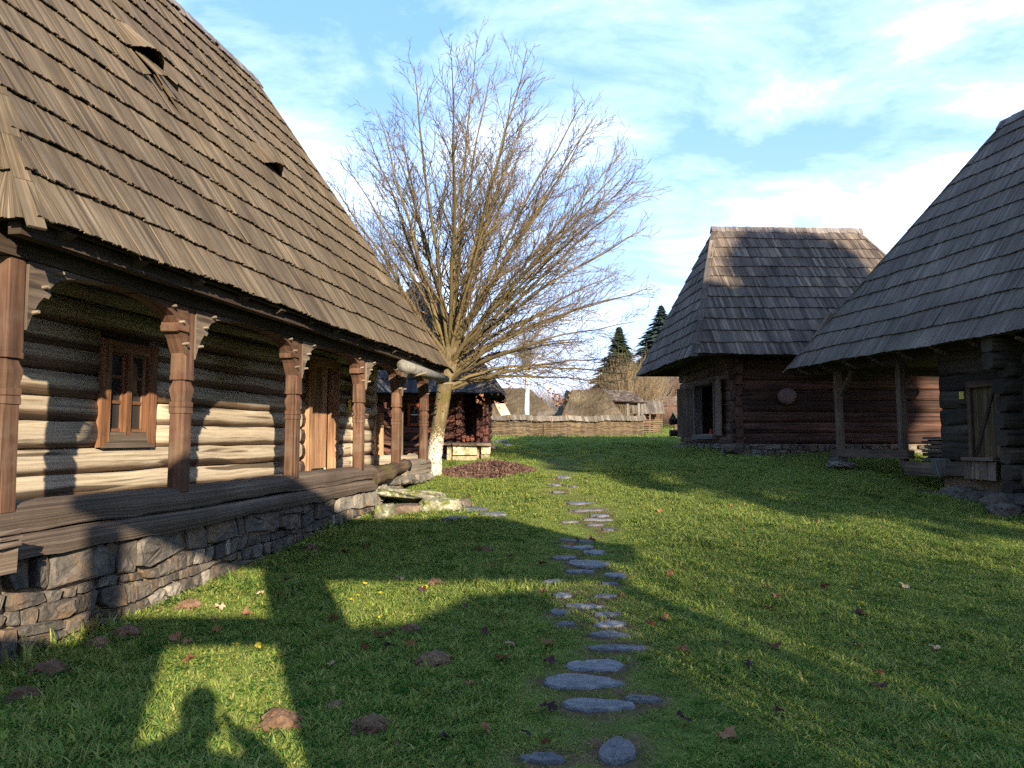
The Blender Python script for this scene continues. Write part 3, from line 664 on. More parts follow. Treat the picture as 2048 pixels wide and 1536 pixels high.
for a, c in ((wx0+.14, cx-.03), (cx+.03, wx1-.14)):
    cs = empty('casement', parent=W1)
    for x in (a+.022, c-.022):
        b = MB(); box(b, (x, -.085, (wz0+wz1)/2+.02), (.045, .04, wz1-wz0-.24), ax=2); b.build('stile', window_wood, cs)
    for z in (wz0+.18, 1.98, 2.25, wz1-.13):
        b = MB(); box(b, ((a+c)/2, -.083, z), (c-a-.09, .034, .035)); b.build('rail', window_wood, cs)
    for z0, z1 in ((wz0+.2, 1.965), (1.995, 2.235), (2.265, wz1-.15)):
        b = MB(); box(b, ((a+c)/2, -.078, (z0+z1)/2), (c-a-.088, .006, z1-z0)); b.build('pane', glass, cs)
b = MB(); box(b, (cx, -.115, (wz0+wz1)/2+.03), (.075, .06, wz1-wz0-.2), ax=2, jit=.003); b.build('mullion', window_wood, W1)
# door recess
D1 = empty('door', (7.42, 1.2, 0), parent=H1)
for x, w, mt in ((.06, .12, door_wood), (1.22, .14, door_wood)):
    b = MB(); box(b, (x, -.1, 1.98), (w, .16, 1.96), ax=2, jit=.004); b.build('door_jamb', mt, D1)
b = MB(); box(b, (.65, -.1, 2.93), (1.3, .15, .14)); b.build('door_head', door_wood, D1)
for x, w, mt in ((.235, .22, door_pale), (.46, .22, door_wood), (.69, .23, door_wood), (.93, .24, door_wood)):
    b = MB(); box(b, (x, -.02, 1.96), (w-.012, .045, 1.8), ax=2, jit=.002); b.build('door_plank', mt, D1)
b = MB(); box(b, (9.25, 1.04, 2.22), (.13, .012, .2)); b.build('plaque', yellow_sign, H1)
b = MB(); box(b, (5.7, 3.2, 3.24), (10.8, 4.2, .04)); b.build('loft_floor', under_wood, H1)
# rubble plinth: every stone a piece of its own
PL = empty('plinth', parent=H1)
def zg(lx): p = h0+HD*lx-HN*(-.05); return float(hz(p[0], p[1]))-.06
polys = stone_pack(-.45, 9.35, zg, lambda x: .735 if x < 7.8 else (.86 if x > 8.3 else .735+.125*(x-7.8)/.5), .33, 1.6, 5, .013)
for p in polys:
    stone(PL, p, .22, (0, .0, 0), EX, EZ, EY, rubble_pale if (p[:, 0].mean() > 6.8 and rng.random() < .5) or rng.random() < .08 else rubble, .02)
b = MB(); box(b, (4.4, .22, .32), (9.8, .32, .84)); b.build('mortar_core', mortar, PL)
b = MB(); box(b, (5.4, 2.9, .45), (10.9, 4.9, .9)); b.build('fill_core', mortar, PL)
for p in stone_pack(0, 4.6, lambda x: -.08, lambda x: .74, .30, 1.7, 9, .012): stone(PL, p, .2, (-.43, 4.7, 0), -EY, EZ, EX, rubble, .05)
print('plinth stones', len(polys))

# entrance slab and blocks in front of the gallery
p = at(824, 988, 13.1)
sl = rock('entrance_slab', (p[0], p[1], p[2]-.02), (1.28, .85, .19), mossy, 3, R(-6), (R(-9), R(3)), sub=4, rough=.12, label='big mossy lichen-covered stone slab tilted at the gallery entrance', cat='slab')
p = at(893, 1012, 12.55); rock('step_block', (p[0]-.12, p[1]+.05, p[2]-.03), (.72, .5, .34), mossy, 8, R(12), (0, R(2)), sub=4, rough=.1, label='squared lichened stone block below the tilted entrance slab', cat='step')
p = at(800, 1020, 12.4); rock('step_block', (p[0]+.1, p[1]+.2, p[2]-.04), (1.0, .5, .28), stonemat('brown step stone', (.06, .04, .03), (.13, .09, .065), (.24, .2, .15), lichen=None), 9, R(4), sub=3, rough=.1, label='brown stone block under the left half of the entrance slab', cat='step')
p = at(768, 1022, 12.1); rock('step_stone', (p[0], p[1], p[2]-.02), (.34, .3, .3), mossy, 10, label='small upright stone between the plinth and the brown step block', cat='stone')
p = at(927, 1005, 13.0); rock('step_stone', (p[0], p[1], p[2]-.03), (.25, .3, .2), rubble, 12, label='dark rounded stone at the right end of the step block', cat='stone')
for (x, y, w, d, s_, lb) in ((945, 1022, .55, .35, 21, 'flat bluish flagstone right of the lichened step block'), (985, 1033, .5, .3, 22, 'flat dark flagstone furthest right of the entrance steps'), (912, 1041, .42, .35, 23, 'low rough flagstone in front of the lichened step block')):
    p = gp(x, y); rock('flagstone', (p[0], p[1], p[2]+.02), (w, d, .1), slate, s_, rng.uniform(-.3, .3), sub=3, label=lb, cat='flagstone')

# ================================================================== right barn with open porch
RB = empty('porch_barn', (6.9, 18.6, 0), R(-80), label='shaded grey-roofed log barn with an open porch at its far end, right edge', cat='barn')
hip_roof(RB, 0, 11.5, 0, 4.8, 3.3, 3.45, 8.3, 3.2, 8.35, 13, .055, shingle_grey, 260, hipw=.14, end_indiv=40)
for lx, lean in ((.95, .05), (3.12, .04)):
    zb = 1.02 if lx < 2 else 1.0
    b = MB(); bar(b, (lx, .72, zb), (lx-lean*2+.04, .72, 3.2), .135, .135, up=(0, 1, 0)); po = b.build('porch_post', plank_brown, RB)
b = MB(); bar(b, (1.0, .72, 2.62), (1.5, .72, 3.15), .085, .085, up=(0, 1, 0)); b.build('brace', plank_brown, RB)
b = MB(); bar(b, (.4, 4.3, 1.0), (.4, 4.3, 3.2), .17, .17, up=(0, 1, 0)); b.build('porch_post', plank_brown, RB)
b = MB(); bar(b, (.68, .70, 1.24), (3.35, .70, 1.25), .17, .17, .7); b.build('porch_sill', plank_brown, RB)
b = MB(); box(b, (.85, .7, 1.09), (.24, .34, .14), jit=.01); b.build('sill_block', plank_grey, RB)
rock('foot_stone', (.95, .7, .97), (.6, .5, .16), rubble_pale, 31, parent=RB)
for y_ in (.72, 4.3):
    b = MB(); bar(b, (.2, y_, 3.27), (11.2, y_, 3.27), .2, .2, .4); b.build('wall_plate', under_wood, RB)
b = MB(); bar(b, (.35, .5, 3.24), (.35, 4.6, 3.24), .2, .2, .4); b.build('tie_beam', under_wood, RB)
for k in range(13):
    x = .3+k*.9; b = MB(); bar(b, (x, .05, 3.28), (x, 1.0, 4.68), .1, .12); b.build('rafter', plank_brown if k < 6 else under_wood, RB)
    b = MB(); bar(b, (x+.05, .12, 3.22), (x+.05, .34, 3.14), .06, .05); b.build('rafter_peg', bracket_wood, RB)
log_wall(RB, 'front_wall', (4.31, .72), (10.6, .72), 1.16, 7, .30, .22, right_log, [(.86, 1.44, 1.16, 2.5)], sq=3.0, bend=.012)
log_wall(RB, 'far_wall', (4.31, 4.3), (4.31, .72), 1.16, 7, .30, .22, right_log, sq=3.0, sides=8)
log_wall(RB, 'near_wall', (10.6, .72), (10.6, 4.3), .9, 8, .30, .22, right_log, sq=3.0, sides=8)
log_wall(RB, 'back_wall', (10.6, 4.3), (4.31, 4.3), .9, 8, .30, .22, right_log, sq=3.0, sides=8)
cr = empty('corner_logs', parent=RB)
for k in range(9):
    z = .72+k*.29; log(cr, (6.12+rng.normal(0, .03), .28+rng.uniform(-.05, .12), z), (6.12, .9, z), .12, .135, right_log, 2.6, name='log_end', seg=4, bend=.006)
    if k > 6: log(cr, (6.12, .05, z+.14), (6.12, .9, z+.14), .12, .14, right_log, 2.6, name='log_end', seg=4)
for x0, x1, z, h, y in ((3.35, 4.45, .98, .26, .66), (4.45, 5.2, 1.02, .24, .62), (5.85, 6.6, .95, .3, .62)):
    b = MB(); box(b, ((x0+x1)/2, y, z), (x1-x0, .2, h), jit=.012); b.build('sill_beam', plank_brown, RB)
b = MB(); box(b, (4.4, .52, 1.05), (.2, .26, .3), jit=.015); b.build('sill_block', plank_grey, RB)
D2 = empty('door', (5.17, .6, 0), parent=RB)
for k in range(5):
    b = MB(); box(b, (.06+k*.117, 0, 1.88), (.11, .04, 1.24), ax=2, jit=.004); b.build('door_plank', wood('olive brown door plank', (.03, .02, .01), (.08, .056, .028), (.145, .11, .06), 1., 28, amt=.5) if k == 0 else MATS['olive brown door plank'], D2)
b = MB(); bar(b, (.05, -.035, 1.3), (.5, -.035, 2.45), .03, .05); b.build('door_brace', under_wood, D2)
b = MB(); box(b, (.3, -.01, 2.55), (.75, .16, .1), jit=.01); b.build('lintel', barn_log, D2)
b = MB(); box(b, (.3, -.12, 1.22), (.72, .3, .06), jit=.008); b.build('door_step', plank_brown, D2)
for k in range(4):
    b = MB(); box(b, (.03+k*.18, -.2, 1.02), (.172, .04, .32), ax=2, jit=.006); b.build('step_riser', plank_brown, D2)
for x in (-.04, .62):
    b = MB(); box(b, (x, -.02, 1.85), (.09, .12, 1.35), ax=2, jit=.006); b.build('door_jamb', barn_log, D2)
b = MB(); box(b, (4.9, .585, 2.38), (.105, .012, .135)); b.build('plaque', yellow_sign, RB)
for k, (x, y, w, h) in enumerate(((4.9, .45, .7, .2), (5.6, .35, .8, .22), (6.3, .3, .9, .3), (7.1, .35, .9, .3), (6.15, .1, .45, .28), (6.5, -.12, .6, .16), (8.0, .4, 1.0, .3), (9.0, .4, 1.0, .3), (10., .4, 1.0, .3))):
    px_ = RB.location[0]+math.cos(R(-80))*x-math.sin(R(-80))*y; py_ = RB.location[1]+math.sin(R(-80))*x+math.cos(R(-80))*y
    rock('foot_stone', (x, y, float(hz(px_, py_))+h*.3), (w, .5, h+.1), stonemat('brown barn stone', (.022, .017, .014), (.06, .046, .036), (.12, .098, .08)) if k == 0 else MATS['brown barn stone'], 60+k, parent=RB)
b = MB(); box(b, (7.4, 2.5, .9), (6.3, 3.6, .5)); b.build('floor_core', mortar, RB)
b = MB(); box(b, (5.8, 2.4, 3.36), (11., 3.6, .04)); b.build('loft_floor', under_wood, RB)
# plank pile under the porch, each plank a thing on its own
q0 = np.array([6.9, 18.6]); rx_, ry_ = np.array([math.cos(R(-80)), math.sin(R(-80))]), np.array([-math.sin(R(-80)), math.cos(R(-80))])
for k in range(6):
    c = q0+rx_*(3.75+rng.normal(0, .03))+ry_*(1.35+rng.normal(0, .03)); b = MB(); box(b, (0, 0, 0), (1.1, .5, .055), jit=.008, ax=0)
    o = b.build('stacked_plank', plank_grey if k in (0, 5) else plank_brown, label=['%s grey plank of the pile under the barn porch' % w if i in (0, 5) else '%s plank from the bottom in the pile under the barn porch' % w for i, w in enumerate(('lowest', 'second', 'third', 'fourth', 'fifth', 'topmost'))][k], cat='plank', group='plank pile under the porch')
    o.location = (c[0], c[1], 1.16+k*.085); o.rotation_euler = (0, 0, R(-80)+rng.normal(0, .05))
    if k < 5:
        b = MB(); box(b, (-.35, 0, .043), (.06, .48, .03)); box(b, (.35, 0, .043), (.06, .48, .03)); b.build('spacer', under_wood, o)
for k in range(2):
    b = MB(); bar(b, (-.6, 0, 0), (.6, 0, 0), .2, .16); c = q0+rx_*3.75+ry_*(1.2+.3*k); o = b.build('bearer', barn_log, label='%s squared bearer log under the plank pile' % ('front', 'rear')[k], cat='timber', group='bearers under the plank pile'); o.location = (c[0], c[1], 1.04); o.rotation_euler = (0, 0, R(-80))
c = q0+rx_*3.9+ry_*1.5; b = MB(); box(b, (0, 0, 0), (.8, .3, .14), jit=.01); o = b.build('short_beam', plank_grey, label='short grey beam lying on top of the plank pile', cat='timber'); o.location = (c[0], c[1], 1.71); o.rotation_euler = (0, 0, R(-76))
# ================================================================== far barn with red hewn walls
FB = empty('hewn_barn', (6.16, 20.5, 0), R(2.7), label='barn of red-brown hewn logs on a low stone plinth under a mottled hip roof', cat='barn')
hip_roof(FB, -1.42, 6.7, -.95, 6.05, 3.77, 0.3, 4.85, 2.55, 8.08, 12, .07, shingle_far, 240, hipw=.17, end_indiv=60)
log_wall(FB, 'front_wall', (0, 0), (5.95, 0), 1.43, 9, .29, .2, red_log, sq=5, over=.0, bend=.006, hh=.495, wob=.012)
log_wall(FB, 'side_wall', (0, 5.1), (0, 0), 1.43, 9, .29, .2, barn_log, [(5.1-3.5, 5.1-1.45, 1.7, 3.22)], sq=3.0, bend=.01)
log_wall(FB, 'far_side_wall', (5.95, 0), (5.95, 5.1), 1.43, 9, .29, .2, barn_log, sq=3.0, sides=8)
log_wall(FB, 'back_wall', (5.95, 5.1), (0, 5.1), 1.43, 9, .29, .2, barn_log, sq=3.0, sides=8)
cr = empty('corner_logs', parent=FB)
for k in range(9):
    z = 1.575+k*.29; e = .12+rng.uniform(0, .08)+(.13*(k-6) if k > 6 else 0)
    log(cr, (-e, 0, z), (.2, 0, z), .1, .13, red_log, 3, name='log_end', seg=4, bend=.004)
    log(cr, (0, -e, z-.145), (0, .2, z-.145), .1, .13, red_log, 3, name='log_end', seg=4, bend=.004)
    log(cr, (0, 5.1, z), (0, 5.25+e, z), .1, .13, barn_log, 3, name='log_end', seg=4, bend=.004)
b = MB(); bar(b, (-1.2, -.75, 3.86), (6.1, -.75, 3.86), .16, .16, .2); b.build('eave_beam', under_wood, FB)
b = MB(); bar(b, (-1.2, -.8, 3.84), (-1.2, 5.9, 3.84), .16, .16, .2); b.build('eave_beam', under_wood, FB)
b = MB(); box(b, (2.4, 2.5, 4.0), (7.0, 6.4, .04)); b.build('loft_floor', under_wood, FB)
D3 = empty('doorway', (0, 1.45, 0), parent=FB)
for y in (0.03, 2.02):
    b = MB(); box(b, (-.06, y, 2.45), (.26, .1, 1.55), ax=2); b.build('door_jamb', plank_grey if y > 1 else plank_brown, D3)
b = MB(); box(b, (-.1, 1.0, 1.62), (.34, 2.1, .14), jit=.006); b.build('door_sill', plank_grey, D3)
b = MB(); box(b, (-.06, 1.0, 3.26), (.28, 2.1, .1)); b.build('door_head', barn_log, D3)
def leaf(hinge_y, ang, w, z0, z1, mt):
    l = empty('door_leaf', (-.14, hinge_y, 0), ang, parent=D3); n = 3
    for k in range(n):
        b = MB(); box(b, (w/n*(k+.5), 0, (z0+z1)/2), (w/n-.008, .045, z1-z0+rng.normal(0, .01)), ax=2, jit=.003); b.build('door_plank', mt, l)
leaf(-.02, R(-172+75), .78, 1.66, 3.28, plank_brown); leaf(2.05, R(115), .85, 1.62, 3.2, plank_brown)
b = MB(); box(b, (1.5, 2.4, 2.4), (.05, 4.4, 2.2)); b.build('inner_wall', plank_grey, FB)
b = MB(); box(b, (1.46, 2.7, 2.35), (.03, .5, .4)); b.build('picture', black_stuff, FB)
b = MB(); box(b, (.85, 2.5, 1.58), (1.5, 4.8, .06)); b.build('floor', plank_brown, FB)
c = np.array(FB.location)+np.array([math.cos(R(2.7))*.25-math.sin(R(2.7))*3.1, math.sin(R(2.7))*.25+math.cos(R(2.7))*3.1, 0])
b = MB(); tube(b, [(0, 0, 0), (0, 0, .16), (0, 0, .2), (0, 0, .26)], [.075, .075, .04, .035], 10, .2); o = b.build('red_canister', red_paint, label='small red canister on the floor inside the barn doorway', cat='canister', smooth=False); o.location = (c[0], c[1], 1.61)
PL2 = empty('plinth', parent=FB)
for p in stone_pack(-.3, 6.05, lambda x: 1.0, lambda x: 1.42, .24, 1.5, 15, .012):
    stone(PL2, p, .16, (0, -.14, 0), EX, EZ, EY, rubble if rng.random() < .6 else rubble_pale, .04)
for p in stone_pack(-.2, 5.2, lambda x: 1.1, lambda x: 1.42, .24, 1.5, 16, .012):
    stone(PL2, p, .16, (-.16, 5.0, 0), -EY, EZ, EX, rubble if rng.random() < .6 else rubble_pale, .04)
b = MB(); box(b, (2.95, 2.5, 1.2), (6.1, 5.2, .44)); b.build('mortar_core', mortar, PL2)
rock('foot_stone', (-.45, 3.6, 1.28), (.9, 1.3, .16), rubble_pale, 77, parent=FB); rock('foot_stone', (-.2, -.15, 1.3), (.5, .5, .3), rubble, 78, parent=FB)
for k, (yy, zz) in enumerate(((5.35, 2.15), (5.3, 1.75))):
    b = MB(); tube(b, [(-.5, yy, zz), (.3, yy, zz)], .11, 10, rng.random(), wob=.03); b.build('log_end', barn_log, FB)
# round clay disc hung on the wall: a shallow domed basin, convex side out
c = at(1577, 792, 20.2); b = MB(); n = 28
prof = [(.0, -.13), (.07, -.128), (.14, -.115), (.20, -.09), (.235, -.055), (.252, -.015), (.25, .03), (.235, .04)]
V = [(0, prof[0][1], 0)]; Fc = []
for r_, y in prof[1:]:
    for j in range(n):
        t = 2*math.pi*j/n; k = 1+.03*math.sin(2*t+.6)+.015*math.sin(3*t); V.append((r_*k*math.cos(t)*1.03, y, r_*k*math.sin(t)*.93))
for j in range(n): Fc.append((0, 1+j, 1+(j+1) % n))
for k in range(len(prof)-2):
    for j in range(n): Fc.append((1+k*n+j, 1+(k+1)*n+j, 1+(k+1)*n+(j+1) % n, 1+k*n+(j+1) % n))
Fc.append(tuple(1+(len(prof)-2)*n+j for j in range(n)))
b.add(V, Fc); o = b.build('clay_basin', clay, smooth=True, label='round domed mauve clay basin hung on the red hewn barn wall', cat='basin'); o.location = (c[0], c[1]+.11, c[2]); o.rotation_euler = (0, 0, R(2.7))

# ================================================================== dark red log house behind the tree
RH = empty('red_house', (-5.7, 21.3, 0), 0, label='dark red log house with black shingle roof and corner porch behind the tree', cat='house')
hip_roof(RH, 0, 5.42, 0, 6.2, 2.86, 2.5, 2.85, 3.1, 6.6, 9, .11, shingle_dark, 120, hipw=.14)
log_wall(RH, 'front_wall', (.4, .75), (4.15, .75), 1.12, 9, .2, .2, redhouse_log, [(2.65-.4, 3.03-.4, 1.95, 2.58)], sq=1.6)
log_wall(RH, 'porch_wall', (4.15, .75), (4.15, 2.4), 1.12, 9, .2, .2, redhouse_log, sq=1.6, sides=8)
log_wall(RH, 'back_wall', (4.9, 5.4), (.4, 5.4), 1.12, 9, .2, .2, redhouse_log, sq=1.6, sides=8)
log_wall(RH, 'inner_wall', (4.15, 2.4), (4.95, 2.4), 1.12, 9, .2, .2, redhouse_log, sq=1.6, sides=8)
log_wall(RH, 'side_wall', (4.9, 2.4), (4.9, 5.4), 1.12, 9, .2, .2, redhouse_log, sq=1.6, sides=8)
log_wall(RH, 'left_wall', (.4, 5.4), (.4, .75), 1.12, 9, .2, .2, redhouse_log, sq=1.6, sides=8)
for k in range(9):
    z = 1.22+k*.2; log(RH, (4.15, .55+rng.normal(0, .02), z), (4.15, .9, z), .085, .095, redhouse_log, 1.5, name='log_end', seg=4, bend=.003)
for x in (4.93,):
    b = MB(); bar(b, (x, .75, 1.42), (x, .75, 2.9), .16, .16, up=(0, 1, 0)); b.build('porch_post', redhouse_log, RH)
    b = MB(); bar(b, (x-.32, 1.9, 1.42), (x-.32, 1.9, 2.9), .22, .05, up=(0, 1, 0)); b.build('porch_board', redhouse_log, RH)
b = MB(); bar(b, (.1, .7, 2.95), (5.3, .7, 2.95), .2, .16); b.build('wall_plate', under_wood, RH)
b = MB(); box(b, (2.7, 3.1, 3.05), (5.0, 5.2, .04)); b.build('loft_floor', under_wood, RH)
WR = empty('window', (2.84, .66, 2.265), parent=RH)
for dx, dz, w, h in ((-.15, 0, .08, .66), (.15, 0, .08, .66), (0, .29, .24, .08), (0, -.29, .24, .08)):
    b = MB(); box(b, (dx, -.04, dz), (w, .07, h)); b.build('frame', redframe, WR)
for dz in (-.13, .13):
    b = MB(); box(b, (0, -.01, dz), (.22, .01, .23)); b.build('pane', glass, WR)
b = MB(); box(b, (0, -.025, 0), (.22, .03, .03)); b.build('glazing_bar', white_paint, WR)
b = MB(); box(b, (3.03, .63, 1.6), (.06, .01, .14)); b.build('notice', white_paint, RH)
PB = empty('porch_base', parent=RH)
for (x0, x1, z0, z1, mt) in ((3.88, 4.02, .70, 1.40, sill_wood), (4.05, 4.72, .72, 1.10, sill_pale), (4.05, 4.72, 1.11, 1.38, sill_pale), (4.84, 5.08, .70, 1.14, sill_pale), (4.84, 5.08, 1.15, 1.40, sill_pale)):
    b = MB(); box(b, ((x0+x1)/2, -.1, (z0+z1)/2), (x1-x0, .45, z1-z0-.012), jit=.015); b.build('block', stonemat('mossy yellow block', (.10, .08, .04), (.27, .23, .14), (.42, .38, .27), stain=None, moss=(.16, .14, .025), moss_r=(.6, .7)), PB)
b = MB(); box(b, (4.45, .3, 1.43), (1.35, 1.5, .07), jit=.012); b.build('porch_floor', plank_brown, PB)
b = MB(); box(b, (4.5, .35, 1.1), (1.0, 1.0, .5)); b.build('base_fill', mortar, PB)
for k in range(12): rock('foot_stone', (.5+k*.33, .62, 1.0+rng.normal(0, .02)), (.36, .3, .26), rubble_pale, 90+k, parent=RH, sub=2)
for k, (dx, dy, s_) in enumerate(((-.16, 0, .72), (.06, .05, .6), (-.05, -.12, .5))):
    b = MB(); tube(b, [(0, 0, z*s_) for z in (0, .03, .12, .22, .28, .31, .34)], np.array([.06, .08, .12, .115, .07, .065, .08])*s_, 14, .3, cap=True)
    o = b.build('clay_pot', plain('terracotta', (.16, .055, .03)) if k == 0 else MATS['terracotta'], smooth=True, label=('tallest terracotta pot in the red house porch', 'right terracotta pot in the red house porch', 'smallest terracotta pot in front in the red house porch')[k], cat='pot', group='pots in the porch'); o.location = (-1.22+dx, 21.75+dy, 1.47)
for k, (x, y, lb) in enumerate(((1000, 886, 'dark flat stone beside the red house porch'), (985, 898, 'pale stone at the foot of the red house porch'), (1015, 893, 'small flat stone in the grass beside the red house'))):
    p = gp(x, y); rock('yard_stone', (p[0], p[1], p[2]+.04), (.55-.12*k, .4, .16-.03*k), slate if k != 1 else rubble_pale, 120+k, label=lb, cat='stone')

# ================================================================== wattle fence with board cap
def fence(name, a, b_, label, ncap):
    root = empty(name, (a[0], a[1], 0), label=label, cat='fence'); d = np.array(b_)-a; L = np.linalg.norm(d); d /= L; nrm = np.array([-d[1], d[0]])
    P = lambda s_, o, z: np.array([d[0]*s_+nrm[0]*o, d[1]*s_+nrm[1]*o, z]); hgt = lambda s_: float(hz(a[0]+d[0]*s_, a[1]+d[1]*s_))
    ns = int(L/.42)+1; ss = np.linspace(.05, L-.05, ns)
    for s_ in ss:
        b = MB(); z = hgt(s_); tube(b, [P(s_, 0, z-.1), P(s_+rng.normal(0, .02), rng.normal(0, .02), z+1.05)], [.03, .024], 6, rng.random()); b.build('stake', fence_wood, root)
    wv = MB(); xs = np.arange(0, L, .14)
    for k in range(23):
        z0 = .03+k*.043; ph = k*math.pi
        s0 = 0
        while s0 < L:
            s1 = min(L, s0+rng.uniform(2, 3.6)); q = np.arange(s0, s1+.01, .14); 
            if len(q) > 2:
                pts = [P(x, .04*math.sin(math.pi*x/.42+ph), hgt(x)+z0+.012*math.sin(x*2+k)+rng.normal(0, .006)) for x in q]
                tube(wv, pts, rng.uniform(.026, .036), 5, rng.random(), cap=False)
            s0 = s1-.15 if s1 < L else L
    wv.build('woven_withies', fence_wood, root, kind='stuff')
    s_ = -.1
    while s_ < L+.05:
        w = rng.uniform(.14, .24); z = hgt(s_)+1.02; b = MB()
        for sg in (-1, 1):
            top = P(s_, 0, z+.30+rng.normal(0, .012)); q0_ = [top, top+P(w*.96, 0, 0), P(s_+w*.96, sg*.26, z+rng.normal(0, .015)), P(s_, sg*.26, z+rng.normal(0, .015))]
            nr = np.array([nrm[0]*sg*.7, nrm[1]*sg*.7, .7])*.022; hexa(b, q0_+[x+nr for x in q0_], rng.random(), 1)
        b.build('cap_board', cap_wood, root); s_ += w
    return root
fa, fb_ = gp(972, 879), np.array([8.3, 46.5])
fence('wattle_fence', np.array([-1.7, 44.0]), np.array([8.1, 46.2]), 'long woven wattle fence with a board cap across the back of the yard', 60)
fence('wattle_fence', np.array([8.55, 39.5]), np.array([10.8, 40.5]), 'short wattle fence end just left of the hewn barn', 8)
b = MB(); z0 = float(hz(2.3, 43.5)); tube(b, [(2.3, 43.6, z0-.1), (2.31, 43.6, z0+1.25)], .025, 6, .3); b.build('fence_pole', plank_brown, label='thin upright pole standing against the long wattle fence', cat='pole')

# ================================================================== far buildings
def thatch_roof(root, x0, x1, y0, y1, ze, rx0, rx1, ry, zr, th=.28):
    mb = MB(); n = 14
    def face(A, B, C, D):
        A, B, C, D = map(lambda q: np.array(q, float), (A, B, C, D)); V, UV, Fc = [], [], []; L = np.linalg.norm(B-A); Hh = np.linalg.norm((D+C)/2-(A+B)/2)
        for i in range(n+1):
            for j in range(n+1):
                t, s_ = i/n, j/n; p = (A*(1-s_)+B*s_)*(1-t)+(D*(1-s_)+C*s_)*t; p = p+rng.normal(0, .05, 3)*(0 < i < n)*(0 < j < n); V.append(p); UV.append((t*Hh, s_*L))
        F_, U_ = [], []
        for i in range(n):
            for j in range(n):
                f = (i*(n+1)+j, i*(n+1)+j+1, (i+1)*(n+1)+j+1, (i+1)*(n+1)+j); F_.append(f); U_.append([UV[q] for q in f])
        mb.add(V, F_, U_)
    a, b_, c, d = (x0, y0, ze), (x1, y0, ze), (x1, y1, ze), (x0, y1, ze); r0, r1 = (rx0, ry, zr), (rx1, ry, zr)
    face(a, b_, r1, r0); face(b_, c, r1, r1); face(c, d, r0, r1); face(d, a, r0, r0)
    a2, b2, c2, d2 = [(q[0]+(.2 if q[0] == x0 else -.2), q[1]+(.2 if q[1] == y0 else -.2), ze-th) for q in (a, b_, c, d)]
    for p, q, p2, q2 in ((a, b_, a2, b2), (b_, c, b2, c2), (c, d, c2, d2), (d, a, d2, a2)): face(p2, q2, q, p)
    mb.add([a2, b2, c2, d2], [(3, 2, 1, 0)]); return mb.build('roof', thatch, root)
def zat(x, y): return float(hz(x, y))
TB = empty('thatched_barn', (3.5, 54, zat(5, 55)), R(4), label='low thatched hip-roofed barn behind the long wattle fence', cat='barn')
thatch_roof(TB, -.1, 4.9, 0, 6, 1.1, 1.35, 3.75, 3, 3.55)
for nm, c_, d_ in (('front_wall', (2.4, .5, .5), (4.2, .15, 1.2)), ('back_wall', (2.4, 5.5, .5), (4.2, .15, 1.2)), ('left_wall', (.4, 3, .5), (.15, 4.8, 1.2)), ('right_wall', (4.4, 3, .5), (.15, 4.8, 1.2))):
    b = MB(); box(b, c_, d_); b.build(nm, barn_log, TB)
OS = empty('open_shed', (6.9, 59, zat(8, 60)), R(-4), label='open shed with a small shingle gable roof on posts beside the thatched barn', cat='shed')
sr = empty('roof', parent=OS); ridge = (.1, 1.9, 3.75), (2.6, 1.9, 3.6)
roof_face(sr, OS, (1.0-.4, -.3, 2.75), (3.7, -.3, 2.55), (2.6, 1.9, 3.6), (.1, 1.9, 3.75), 7, .16, shingle_far, 0)
roof_face(sr, OS, (3.7, 4.1, 2.55), (.6, 4.1, 2.75), (.1, 1.9, 3.75), (2.6, 1.9, 3.6), 7, .2, shingle_far, 0)
for x, y in ((.7, 0), (2.2, .1), (3.3, 0), (3.4, 3.6), (.7, 3.6)):
    b = MB(); bar(b, (x, y, -.1), (x, y, 2.75), .2, .2, up=(0, 1, 0)); b.build('post', plank_grey, OS)
for z in (.9, 1.4):
    b = MB(); bar(b, (.7, 0, z), (3.3, 0, z), .06, .14); b.build('rail', plank_grey, OS)
b = MB(); bar(b, (.4, 0, 2.7), (3.6, 0, 2.6), .16, .16); b.build('wall_plate', under_wood, OS)
PS = empty('pole_shed', (10.6, 64, zat(12, 64.5)), R(-3), label='small slatted pole shed with plank roof right of the open shed', cat='shed')
pr = empty('roof', parent=PS)
for k in range(13):
    b = MB(); x = -.3+k*.21; hexa(b, [(x, -.2, 1.75), (x+.2, -.2, 1.75), (x+.2, 1.3, 2.9), (x, 1.3, 2.9), (x, -.2, 1.79), (x+.2, -.2, 1.79), (x+.2, 1.3, 2.94), (x, 1.3, 2.94)], rng.random(), 1, .008); b.build('roof_board', cap_wood, pr)
for x in (0, 1.1, 2.1):
    b = MB(); bar(b, (x, 0, -.2), (x+.06, 0, 1.8), .12, .12, up=(0, 1, 0)); b.build('post', barn_log, PS)
    b = MB(); bar(b, (x, 1.5, -.2), (x, 1.5, 2.6), .12, .12, up=(0, 1, 0)); b.build('post', barn_log, PS)
for k in range(8):
    b = MB(); bar(b, (0, -.07, .1+k*.16), (2.2, -.07, .1+k*.16), .03, .08); b.build('slat', barn_log, PS)
    b = MB(); bar(b, (0, 1.45, .1+k*.26), (2.2, 1.45, .1+k*.26), .03, .2); b.build('slat', barn_log, PS)
WH = empty('thatched_house', (-2.9, 74, zat(0, 76)), R(5), label='white-walled house with tall thatched roof seen behind the tree', cat='house')
thatch_roof(WH, -.6, 7.6, 0, 7, 2.0, 2.2, 5.0, 3.5, 4.9)
for nm, c_, d_ in (('front_wall', (3.5, .8, 1.0), (7.0, .3, 2.1)), ('back_wall', (3.5, 6.2, 1.0), (7.0, .3, 2.1)), ('left_wall', (.15, 3.5, 1.0), (.3, 5.2, 2.1)), ('right_wall', (6.85, 3.5, 1.0), (.3, 5.2, 2.1))):
    b = MB(); box(b, c_, d_); b.build(nm, white_wall, WH)
